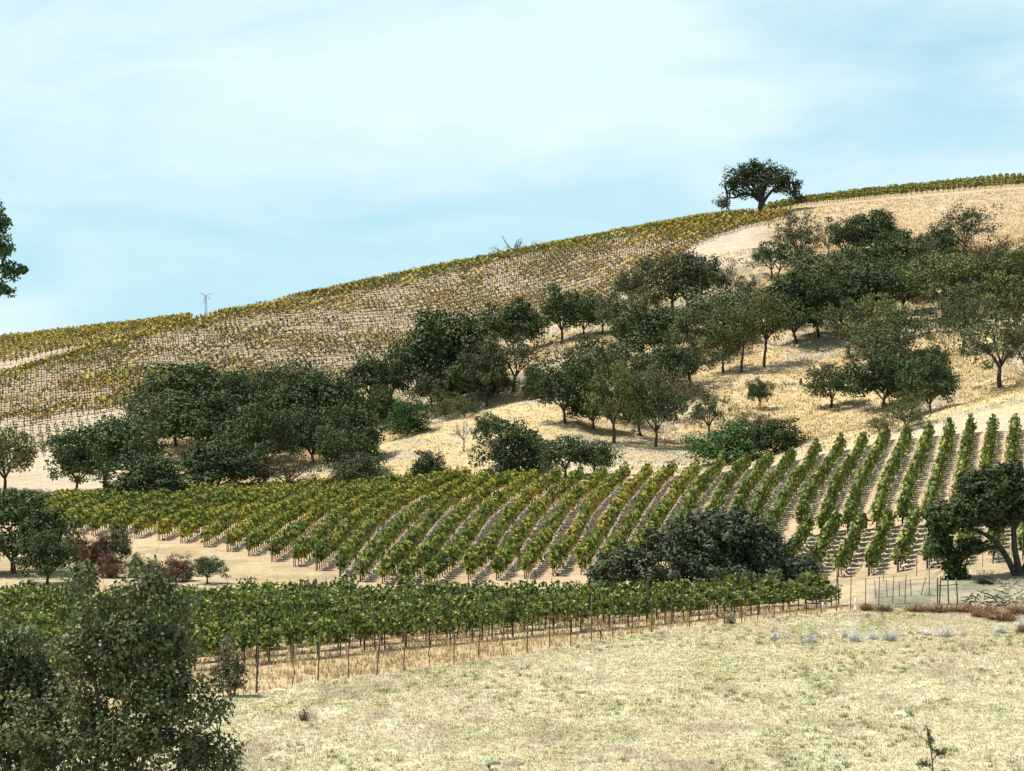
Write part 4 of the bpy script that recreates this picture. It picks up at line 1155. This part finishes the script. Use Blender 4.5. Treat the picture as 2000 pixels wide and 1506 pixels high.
for q, (x, y, a, k) in enumerate(ALLM):
    s = int(rr.integers(5))
    if k == 3:
        g = vig[q]; u = U0 + F * x / y
        # leafier towards the crest and in patches, nearly bare in others
        g += 0.14 * sstep(0.72, 1.0, (y - Yb(u, 13)) / (Yb(u, 14) - Yb(u, 13) + 1e-3)) + 0.16 * sstep(1100, 1400, u) + (0.22 if (u < 330 and y < Yb(u, 13) + 9) else 0)
        s = 0 if g < 0.45 else (3 if g < 0.5 else (1 if g < 0.56 else (4 if g < 0.62 else 2)))
        if rr.random() < 0.2: s = int(rr.integers(5))
    V_, F_, T_ = VP[k][s]
    ca, sa = math.cos(a), math.sin(a)
    if rr.random() < 0.5: ca, sa = -ca, -sa
    sc = 0.88 + 0.24 * rr.random()
    if k in (1, 2): sc *= 1.0 + 0.25 * (vig[q] - 0.5) * 2 * (1 if k == 1 else 1) ; 
    M = np.array([[ca, -sa, 0], [sa, ca, 0], [0, 0, 1]]).T
    P = (V_ * np.array([1, 1, sc])) @ M + np.array([x, y, ZZ[q]])
    tt = T_.copy()
    if k in (1, 2):   # greener and yellower stretches
        w = np.clip((pat[q] - 0.35) * 3.0, 0, 1); 
        low = sstep(190, 160, y) if False else max(0.0, min(1.0, (185 - y) / 25))
        w = w * (1 - 0.75 * low)
        tt = tt * ((np.array([0.95, 0.98, 0.9]) * (1 - w) + np.array([1.5, 1.25, 1.05]) * w) if k == 1 else (np.array([0.85, 0.92, 0.9]) * (1 - w) + np.array([1.15, 1.08, 0.95]) * w))
    elif k == 3:
        w = np.clip((pat[q] - 0.4) * 3.5, 0, 1)
        tt = tt * (np.array([0.95, 1.0, 0.9]) * (1 - w) + np.array([1.3, 1.1, 1.1]) * w)
    Vs.append(P); Fs.append(F_ + off); Ts.append(tt); off += len(P)
me = mesh_np('grapevines', np.concatenate(Vs), np.concatenate(Fs), 4, M_VINE, np.concatenate(Ts))
o = link('grapevines', me)
tag(o, 'rows of green and yellowing grapevines on the curved slope and the far hillside', 'grapevines', kind='stuff')
print('mass vines', len(ALLM), 'single', min(NV, len(allv)), 'of', len(allv), 'quads', sum(len(f) for f in Fs))

# ------------------------------------------------------------------ deer fence
fence = empty('wire_fence', (*fpos(1000), 0.0))
fx, fy_, _ = fence.location
tag(fence, 'long wire fence of thin crooked steel posts along the back of the meadow', 'fence')
POSTS = [(300,1386,1290,0,0),(372,1376,1280,1,0),(436,1366,1270,0,0),(500,1355,1262,5,0),(571,1340,1262,-3,9),(620,1332,1236,6,0),(680,1326,1230,2,0),(735,1320,1240,8,0),(788,1312,1236,4,0),(840,1304,1226,4,-7),(886,1298,1212,3,0),(934,1288,1206,4,0),
 (984,1283,1196,1,-6),(1029,1277,1190,3,0),(1073,1268,1182,1,0),(1114,1261,1180,0,0),(1155,1252,1162,1,0),(1197,1246,1170,0,0),(1234,1240,1166,1,0),(1272,1234,1160,3,0),(1310,1229,1160,3,0),(1347,1225,1163,1,0),(1382,1222,1158,5,3),(1414,1219,1144,3,0),
 (1448,1216,1140,2,0),(1480,1212,1138,0,0),(1512,1208,1139,1,0),(1543,1205,1130,-1,0),(1575,1202,1131,0,0),(1604,1199,1148,0,0),(1634,1196,1130,0,0),(1661,1193,1101,2,0),(1690,1188,1129,1,0),(1716,1185,1129,2,0),(1743,1184,1129,3,0),(1767,1184,1128,3,0)]
tops = []
thick = {500: 1.9, 620: 1.5, 1155: 1.5, 1543: 1.3, 735: 1.3}
for (u, v, vt, ln, bend) in POSTS:
    y = CAMZ * F / (v - V0); y = float(np.clip(y, 80, 142)); x = (u - U0) / F * y; z = float(height(x, y)); k = F / y
    h = (v - vt) / k; dx = ln / k; b = bend / k
    a = Acc(); r = 0.026 * thick.get(u, 1.0)
    P = [(0, 0, -0.35), (0, 0, 0.02), (b * 0.6 + dx * 0.3, 0, h * 0.35), (dx * 0.7, 0, h * 0.7), (dx, 0, h)] if bend else [(0, 0, -0.35), (dx * 0.5, 0, h * 0.5), (dx, 0, h)]
    tube(a, P, r, 4 if r < 0.03 else 6)
    o = link('post', a.mesh('fence_post', M_GPOST if u in (620, 1155) else M_STAKE), fence)
    o.location = (x - fx, y - fy_, z)
    if bend: o['label'] = 'bent post'
    tops.append((x + dx, y, z, h))
for fr, rad in ((0.28, 0.006), (0.52, 0.006), (0.76, 0.006), (0.97, 0.007)):
    a = Acc()
    P = []
    for i, (x, y, z, h) in enumerate(tops):
        P.append((x - fx, y - fy_, z + min(h, 2.3) * fr))
        if i + 1 < len(tops):
            x2, y2, z2, h2 = tops[i + 1]
            P.append(((x + x2) / 2 - fx, (y + y2) / 2 - fy_, (z + min(h, 2.3) * fr + z2 + min(h2, 2.3) * fr) / 2 - 0.05))
    tube(a, P, rad, 4)
    link('wire', a.mesh('fence_wire', M_WIRE), fence)
# gate with cross bar at the right
gx = (1834 - U0) / F * 139.0; gy = 139.0
gate = empty('field_gate', (gx, gy, float(height(gx, gy))))
tag(gate, 'rough field gate frame of tall posts with one cross bar beside the right oak', 'gate')
kg = F / gy
for du, h, ln, r in ((-3, 53, 0, 0.05), (1, 55, 2, 0.045), (19, 52, -2, 0.045), (37, 52, -4, 0.045)):
    a = Acc(); tube(a, [(0, 0, -0.3), (ln / kg / 2, 0, h / kg / 2), (ln / kg, 0, h / kg)], r, 6)
    o = link('post', a.mesh('gate_post', M_GPOST), gate); o.location = (du / kg, 0, 0)
a = Acc(); tube(a, [(-4 / kg, -0.06, 37 / kg), (16 / kg, -0.07, 38 / kg), (38 / kg, -0.06, 40 / kg)], 0.035, 6)
link('cross_bar', a.mesh('cross_bar', M_GPOST), gate)
# shorter stakes along the creek behind the fence
cf = empty('creek_fence', ((1760 - U0) / F * 141, 141, 0))
tag(cf, 'second row of short leaning posts with sagging wire along the creek bank', 'fence')
cxs = []
for (u, h, ln) in ((1711, 34, -3), (1733, 34, -2), (1757, 30, -1), (1780, 33, -2), (1797, 36, 12), (1815, 54, 0)):
    y = 140.8; x = (u - U0) / F * y; z = float(height(x, y)); k = F / y
    a = Acc(); tube(a, [(0, 0, -0.3), (ln / k / 2, 0, h / k / 2), (ln / k, 0, h / k)], 0.026, 4)
    o = link('post', a.mesh('creek_post', M_STAKE), cf); o.location = (x - cf.location.x, y - cf.location.y, z)
    cxs.append((x + ln / k - cf.location.x, 0.0, z + h / k * 0.92))
a = Acc(); tube(a, cxs, 0.012, 4); link('wire', a.mesh('creek_wire', M_WIRE), cf)
# tall posts on the slope behind
uf = empty('upper_fence', ((1790 - U0) / F * 150, 150, 0))
tag(uf, 'upper fence of widely spaced tall posts below the short vine rows', 'fence')
prev = []
for (u, v, vt) in ((1662, 1150, 1100), (1725, 1137, 1088), (1790, 1126, 1080), (1855, 1118, 1078), (1919, 1108, 1072), (1975, 1100, 1064), (2035, 1096, 1060)):
    x, y, z = pick(u, v, 142, 200); k = F / y; h = (v - vt) / k
    a = Acc(); tube(a, [(0, 0, -0.3), (0.02, 0, h)], 0.026, 4)
    o = link('post', a.mesh('upper_post', M_GPOST), uf); o.location = (x - uf.location.x, y - uf.location.y, z)
    prev.append((x - uf.location.x, y - uf.location.y, z + h * 0.95))
for fr in (0.0, 0.75):
    a = Acc(); tube(a, [(p[0], p[1], p[2] - fr) for p in prev], 0.006, 4); link('wire', a.mesh('upper_wire', M_WIRE), uf)
# loose stakes leaning by the fence
x, y, z = pick(1177, 1250, 90); k = F / y
for nm, d0, d1, lab in (('loose_stake', (3, 0), (-12, 30), 'longer loose stake leaning left beside the fence'), ('loose_stake', (-4, 0), (-3, 34), 'upright loose stake beside the leaning one at the fence')):
    a = Acc(); tube(a, [(d0[0] / k, 0, -0.1), (d1[0] / k, 0.1, d1[1] / k)], 0.03, 4)
    o = link(nm, a.mesh(nm, M_STAKE)); o.location = (x, y, z); tag(o, lab, 'stake')
# white marker posts
for (u, v, h, w, lab) in ((1607, 1199, 14, 4, 'short white marker tube standing at the fence foot'), (1671, 1176, 22, 4, 'taller white marker post at the end of the lower vines')):
    y = 137.5; x = (u - U0) / F * y; z = float(height(x, y)); k = F / y
    a = Acc(); tube(a, [(0, 0, -0.1), (0, 0, h / k * 0.5), (0, 0, h / k)], w / 2 / k, 6)
    o = link('marker_post', a.mesh('marker_post', M_WHITE)); o.location = (x, y, z); tag(o, lab, 'post')

# ------------------------------------------------------------------ wind turbine
Yt = 600.0; k = F / Yt
X = (402 - U0) / F * Yt; Z = float(height(X, Yt)); hub = zv(Yt, 578)
tb = empty('wind_turbine', (X, Yt, Z))
tag(tb, 'small three-bladed wind turbine on a lattice mast behind the vineyard skyline', 'wind turbine')
a = Acc(); Ht = hub - Z - 0.3
b0, b1 = 0.62, 0.16
for sx, sy in ((-1, -1), (1, -1), (1, 1), (-1, 1)):
    tube(a, [(sx * b0, sy * b0, -0.3), (sx * b1, sy * b1, Ht)], [0.07, 0.06], 4)
nl = 12
for i in range(nl):
    z0, z1 = Ht * i / nl, Ht * (i + 1) / nl
    w0, w1 = b0 + (b1 - b0) * i / nl, b0 + (b1 - b0) * (i + 1) / nl
    for (ax, ay, bx_, by_) in ((-1, -1, 1, -1), (1, -1, 1, 1), (1, 1, -1, 1), (-1, 1, -1, -1)):
        tube(a, [(ax * w0, ay * w0, z0), (bx_ * w1, by_ * w1, z1)], 0.03, 4)
        tube(a, [(ax * w1, ay * w1, z1), (bx_ * w1, by_ * w1, z1)], 0.03, 4)
link('mast', a.mesh('turbine_mast', M_TURB), tb)
a = Acc(); tube(a, [(0, -0.7, Ht + 0.3), (0, 0.2, Ht + 0.3), (0, 0.9, Ht + 0.3)], [0.16, 0.26, 0.14], 6); link('nacelle', a.mesh('nacelle', M_TURB), tb)
a = Acc(); tube(a, [(0, 0.9, Ht + 0.3), (0.7, 1.1, Ht + 0.1), (0.85, 1.1, Ht - 0.6)], [0.05, 0.08, 0.16], 4); link('tail_vane', a.mesh('tail_vane', M_TURB), tb)
for (ex, ez, ey) in ((-12, 9, -0.7), (13, 5, -0.7), (-4, -15, -0.7)):
    a = Acc(); e = np.array([ex / k, 0, ez / k]); d = e / np.linalg.norm(e)
    P = [d * 0.1, d * np.linalg.norm(e) * 0.35, e]
    tube(a, P, [0.10, 0.13, 0.06], 4)
    o = link('blade', a.mesh('turbine_blade', M_TURB), tb); o.location = (0, ey, Ht + 0.3)

# ------------------------------------------------------------------ small shrubs and debris in the meadow
def twig_shrub(name, u, v, w, h, mat, label, seed, n=120, cat='shrub', group=None, ymin=75, thin=0.012, leafy=0):
    rng = np.random.default_rng(seed)
    x, y, z = pick(u, v, ymin, 200); k = F / y
    W_, H_ = w / k, h / k
    a = Acc()
    for i in range(n):
        az = rng.random() * 6.28; r = math.sqrt(rng.random()) * W_ / 2; hh = H_ * (0.3 + 0.85 * rng.random() ** 1.3 + 0.25 * math.sin(az * 3 + seed)) * (1.0 - 0.45 * (2 * r / W_) ** 2); r *= 0.8 + 0.5 * rng.random()
        b = np.array([math.cos(az) * r * 0.35, math.sin(az) * r * 0.35, -0.03]); e = np.array([math.cos(az) * r, math.sin(az) * r, hh])
        tube(a, bezier(b, e, 3, rng.normal(size=3) * 0.05, rng), np.array([thin, thin * 0.8, thin * 0.4]), 4, t=np.ones(3) * (0.7 + 0.6 * rng.random()))
    if leafy:
        c = np.stack([rng.normal(0, W_ * 0.26, leafy), rng.normal(0, W_ * 0.26, leafy), rng.random(leafy) * H_], 1)
        vv, f = leaves(c, unit(rng.normal(size=(leafy, 3)) + [0, 0, 0.4]), 0.09, 0.6, rng)
        a.add(vv, f, np.repeat(np.ones((leafy, 3)) * (0.7 + 0.6 * rng.random((leafy, 1))), 4, 0))
    o = link(name, a.mesh(name, mat)); o.location = (x, y, z)
    tag(o, label, cat, group); return o
SG_ = 'grey sage shrubs in the meadow'
for i, (u, v, w, h, lab) in enumerate([(1513, 1249, 20, 14, 'small pale grey sage shrub, leftmost of the line'), (1537, 1247, 10, 9, 'tiny grey sage tuft next to the leftmost sage'), (1585, 1255, 26, 17, 'pale leaning sage shrub second from the left'),
    (1650, 1246, 16, 14, 'low grey sage beside the tallest sage shrub'), (1668, 1253, 32, 27, 'tallest pale grey sage shrub of the line'), (1705, 1249, 34, 15, 'low flat grey sage between two tall ones'), (1738, 1252, 36, 24, 'wide whitish sage shrub right of centre of the line'),
    (1808, 1240, 24, 6, 'flat strip of grey sage near the round one'), (1848, 1244, 34, 20, 'round grey sage shrub on its own at right'), (1882, 1243, 10, 8, 'tiny dark grey tuft right of the round sage'), (1955, 1236, 34, 15, 'low grey sage shrub near the right edge'), (1995, 1228, 24, 26, 'pale spiky sage cut by the right edge')]):
    twig_shrub('sage_shrub', u, v, w, h, M_SAGE, lab, 600 + i, n=90, group=SG_, thin=0.014, leafy=60)
M_DKTW = mat_tinted('dark_twig', (0.07, 0.06, 0.045), 0.9, 0.1)
M_BUSHG = mat_tinted('grey_green_brush', (0.13, 0.135, 0.085), 0.8, 0.15)
twig_shrub('dead_shrub', 594, 1408, 30, 32, M_DKTW, 'small dark leafless shrub alone in the meadow', 640, n=70, thin=0.007, leafy=60)
twig_shrub('shrub', 1425, 1218, 26, 20, M_BUSHG, 'small grey-green shrub at the fence foot right of centre', 641, n=90, leafy=200)
fxb, fyb, fzb = pick(452, 1360, 75, 140)
o = hand_tree('shrub', (fxb, fyb, fzb), F / fyb, [([(0, -4), (-6, 40), (-14, 90)], 2.4, 0.8), ([(4, -4), (12, 40), (10, 84)], 2.4, 0.8), ([(0, -4), (-16, 20), (-26, 60)], 2, 0.6)],
    [(8, 36, 26, 34, 5, 0), (0, 76, 30, 26, 2.6, 0), (-18, 50, 22, 40, 2.2, 0), (-4, 104, 18, 14, 0.6, 0)], 642, 80, 9, 60, 0.10, M_BUSHG, extra_twigs=1)
tag(o, 'dense grey-green shrub grown into the left fence posts', 'shrub')
twig_shrub('shrub', 1925, 1140, 60, 26, M_DKTW, 'dark dead brush under the leaning right oak', 643, n=180, leafy=300)
twig_shrub('grass_tuft', 1778, 1399, 26, 22, mat_tinted('green_tuft', (0.22, 0.27, 0.12), 0.7, 0.2), 'grey-green upright grass tuft beside a pale clod', 644, n=80, cat='grass tuft', thin=0.006)
M_RB = mat_tinted('rust_brush', (0.20, 0.115, 0.065), 0.9, 0.05)
rb = [(1693, 1193, 34, 14), (1725, 1194, 44, 13), (1792, 1195, 60, 15), (1835, 1196, 60, 16), (1880, 1196, 60, 17), (1925, 1199, 70, 20), (1955, 1212, 90, 24), (1990, 1200, 60, 24), (2000, 1236, 34, 14), (1915, 1205, 40, 14)]
for i, (u, v, w, h) in enumerate(rb):
    lab = ['rust-brown weed clump at the left end of the bank foot', 'rust-brown weed clump just right of the leftmost clump', 'rust-brown weeds under the leaning creek post', 'rust-brown weeds at the gate foot', 'rust-brown weeds right of the gate', 'tall rust-brown weeds below the leaning oak', 'broad foremost rust-brown weed clump near the right edge', 'rust-brown weeds at the right edge under the oak roots', 'small rust-brown clump at the right edge behind the sage', 'low rust-brown weeds left of the broad foremost clump'][i]
    twig_shrub('dry_weeds', u, v, w, h, M_RB, lab, 660 + i, n=220, cat='weeds', group='rust-brown weeds along the bank foot', thin=0.014, leafy=260, ymin=100)
# bare roots and fallen branches under the right oak
for i, (u, v, w, h, lab) in enumerate([(1930, 1188, 80, 30, 'tangle of dark fallen branches on the bank below the right oak'), (1975, 1172, 70, 44, 'pale exposed roots spilling down below the right oak trunks')]):
    rng = np.random.default_rng(700 + i); a = Acc(); x, y, z = pick(u, v, 130, 160); k = F / y
    for q in range(46):
        s = np.array([rng.uniform(-w, w) / 2 / k, rng.normal() * 0.4, rng.random() * h / k]); e = s + np.array([rng.uniform(-26, 26) / k, rng.normal() * 0.3, rng.uniform(-14, 8) / k])
        tube(a, bezier(s, e, 4, rng.normal(size=3) * 0.12, rng), np.linspace(0.05, 0.015, 4), 4)
    o = link('fallen_branches' if i == 0 else 'exposed_roots', a.mesh('branches', M_DKTW if i == 0 else M_DEADW)); o.location = (x, y, z); tag(o, lab, 'branches')
# stump, snag, fallen wood and outcrop on the golden slope
def stump(u, v, w, h, lab, name='tree_stump', cat='stump', mat=M_DKTW):
    x, y, z = pick(u, v, 280, 420); k = F / y; a = Acc()
    tube(a, [(0, 0, -0.2), (0.03, 0, h / k * 0.5), (-0.05, 0, h / k)], [w / k * 0.6, w / k * 0.5, w / k * 0.4], 6)
    tube(a, [(0, 0, h / k * 0.6), (w / k * 0.5, 0.1, h / k * 1.1)], [w / k * 0.25, w / k * 0.1], 6)
    o = link(name, a.mesh(name, mat)); o.location = (x, y, z); tag(o, lab, cat)
stump(1564, 753, 6, 14, 'short dark stump standing on the open golden slope')
stump(1511, 590, 7, 20, 'pale broken snag on the brown bank beside the grey-green oak', mat=M_DEADW)
def logs(u, v, w, lab, seed, mat=M_DEADW):
    rng = np.random.default_rng(seed); x, y, z = pick(u, v, 280, 420); k = F / y; a = Acc()
    for q in range(12):
        s = np.array([rng.uniform(-w, w) / 2 / k, rng.normal() * 0.5, 0.1 + rng.random() * 0.3]); e = s + np.array([rng.uniform(-12, 12) / k, rng.normal() * 0.6, rng.random() * 0.9])
        tube(a, bezier(s, e, 4, rng.normal(size=3) * 0.2, rng), np.linspace(0.09, 0.03, 4), 4)
    o = link('fallen_branch', a.mesh('fallen_branch', mat)); o.location = (x, y, z); tag(o, lab, 'branches')
logs(1540, 754, 30, 'pale fallen branches left of the short dark stump', 720)
logs(1576, 758, 14, 'small fallen limb right of the short dark stump', 721)
logs(1604, 800, 16, 'white-ended fallen log under the small spreading oak', 722)
logs(1660, 715, 24, 'fallen grey limb below the crooked open oak', 723)
# pale clods and rocks
def rock(u, v, w, h, lab, seed, tintc=(1, 1, 1)):
    import bmesh
    rng = np.random.default_rng(seed); x, y, z = pick(u, v, 60, 200); k = F / y
    bm = bmesh.new(); bmesh.ops.create_icosphere(bm, subdivisions=3, radius=1.0)
    for q in bm.verts:
        c = q.co; f = 1 + 0.45 * (float(fbm(c.x * 1.6 + seed, c.y * 1.6 + c.z, seed, 3)) - 0.5) * 2
        q.co = Vector((c.x * f * w / k / 2, c.y * f * w / k / 2, c.z * f * h / k * 0.8))
    me = bpy.data.meshes.new('rock'); bm.to_mesh(me); bm.free(); me.materials.append(M_ROCK)
    at = me.color_attributes.new('tint', 'FLOAT_COLOR', 'POINT'); at.data.foreach_set('color', np.tile([*tintc, 1.0], len(me.vertices)).astype(np.float32))
    o = link('clod', me); o.location = (x, y, z); tag(o, lab, 'clod')
rock(1762, 1398, 34, 11, 'pale flat clod beside the upright grass tuft', 1, (1.5, 1.5, 1.15))
rock(960, 1492, 30, 10, 'grey-green clod near the bottom edge at centre', 2, (0.7, 0.8, 0.6))
rock(1004, 1494, 34, 7, 'flatter dark clod right of the grey-green clod', 3, (0.6, 0.6, 0.5))
rock(546, 1349, 26, 6, 'pale green mat of weeds at the foot of the bent post', 4, (1.4, 1.5, 1.2))
rock(1980, 1176, 14, 10, 'pale boulder among the roots at right', 5, (1.5, 1.4, 1.1))

# ------------------------------------------------------------------ grass
def tufts(n, xs, ys, hgt, wid, col, name, label, blades=4, seed=1, lean=0.5):
    rng = np.random.default_rng(seed)
    Z = height(xs, ys)
    n = len(xs)
    acc_v = []; acc_t = []
    for b in range(blades):
        az = rng.random(n) * 6.28; ln = rng.random(n) * lean
        h = hgt * (0.5 + rng.random(n)); w = wid * (0.6 + 0.8 * rng.random(n))
        ox = rng.normal(0, 1, n) * wid * 1.6; oy = rng.normal(0, 1, n) * wid * 1.6
        bx = xs + ox; by = ys + oy
        pa = rng.random(n) * 6.28
        px, py = np.cos(pa) * w / 2, np.sin(pa) * w / 2
        tx = bx + np.cos(az) * h * ln; ty = by + np.sin(az) * h * ln
        v = np.stack([np.stack([bx - px, by - py, Z - 0.02], 1), np.stack([bx + px, by + py, Z - 0.02], 1), np.stack([tx, ty, Z + h], 1)], 1)
        acc_v.append(v)
        t = col * (0.66 + 0.46 * rng.random((n, 1)))
        acc_t.append(np.repeat(t[:, None], 3, 1))
    V = np.concatenate(acc_v).reshape(-1, 3); T = np.concatenate(acc_t).reshape(-1, 3)
    me = mesh_np(name, V, np.arange(len(V)).reshape(-1, 3), 3, M_GRASS, T)
    o = link(name, me); tag(o, label, 'grass', kind='stuff'); return o

def frust(n, y0, y1, rng, u0=-40, u1=2040, p=1.0):
    y = (y0 ** (1 + p) + rng.random(n) * (y1 ** (1 + p) - y0 ** (1 + p))) ** (1 / (1 + p))
    u = u0 + rng.random(n) * (u1 - u0)
    return (u - U0) / F * y, y, u
rng = np.random.default_rng(41)
x, y, u = frust(80000, 74, 142, rng)
m = y < fenceY(u) - 0.1; x, y, u = x[m], y[m], u[m]
g = sstep(0.52, 0.68, fbm(x / 2.2, y / 3.4, 83, 4)) * (rng.random(len(x)) < 0.38)
pale = rng.random(len(x))
cm = np.where((g > 0.35)[:, None], np.array([0.36, 0.40, 0.15]), np.where((pale < 0.5)[:, None], np.array([0.76, 0.70, 0.46]), np.array([0.60, 0.50, 0.30])))
tufts(0, x, y, 0.075, 0.06, cm, 'meadow_grass', 'short pale straw with green patches covering the meadow', 5, 42, lean=1.6)
# scattered taller tussocks in the meadow
xt, yt, ut = frust(2600, 76, 138, rng)
m = (yt < fenceY(ut) - 0.5) & (fbm(xt / 5, yt / 8, 303, 3) > 0.52); xt, yt = xt[m], yt[m]
ct = np.where((rng.random(len(xt)) < 0.6)[:, None], np.array([0.33, 0.37, 0.14]), np.array([0.26, 0.31, 0.17]))
tufts(0, xt, yt, 0.15, 0.05, ct, 'green_tussocks', 'yellow-green grass tussocks scattered through the straw meadow', 16, 47, lean=0.9)
x, y, u = frust(16000, 90, 139, rng)
m = (y > fenceY(u)) & (u < 1700); x, y = x[m], y[m]
pale = rng.random(len(x))
cm = np.where((pale < 0.6)[:, None], np.array([0.64, 0.50, 0.28]), np.array([0.54, 0.39, 0.22]))
tufts(0, x, y, 0.26, 0.07, cm, 'dry_verge_grass', 'taller rusty dry grass between the fence and the lower vines', 4, 43, lean=0.6)
x, y, u = frust(90000, 244, 560, rng, p=0.4)
s = np.zeros(len(x)); 
top = Yb(u, 9) + 1.0
hi = np.where(u < 1500, Yb(u, 13) - 3.0, Yb(u, 14) - 4)
hi = np.where((u > 1400) & (u <= 1500), Yb(u, 13) - 8, hi)
m = (y > top) & (y < hi) & ~((u < 300) & (y > 300)); x, y, u = x[m], y[m], u[m]
pale = rng.random(len(x)); n5 = fbm(x / 9, y / 9, 99, 3)
cm = np.where((pale < 0.45)[:, None], np.array([0.62, 0.48, 0.25]), np.where((pale < 0.8)[:, None], np.array([0.52, 0.38, 0.19]), np.array([0.38, 0.30, 0.17])))
hg = np.where(y < Yb(u, 10) + 6, 0.16, 0.32)
tufts(0, x, y, hg, 0.18, cm, 'hill_grass', 'long golden dry grass on the knoll and the oak slopes', 3, 44, lean=0.9)
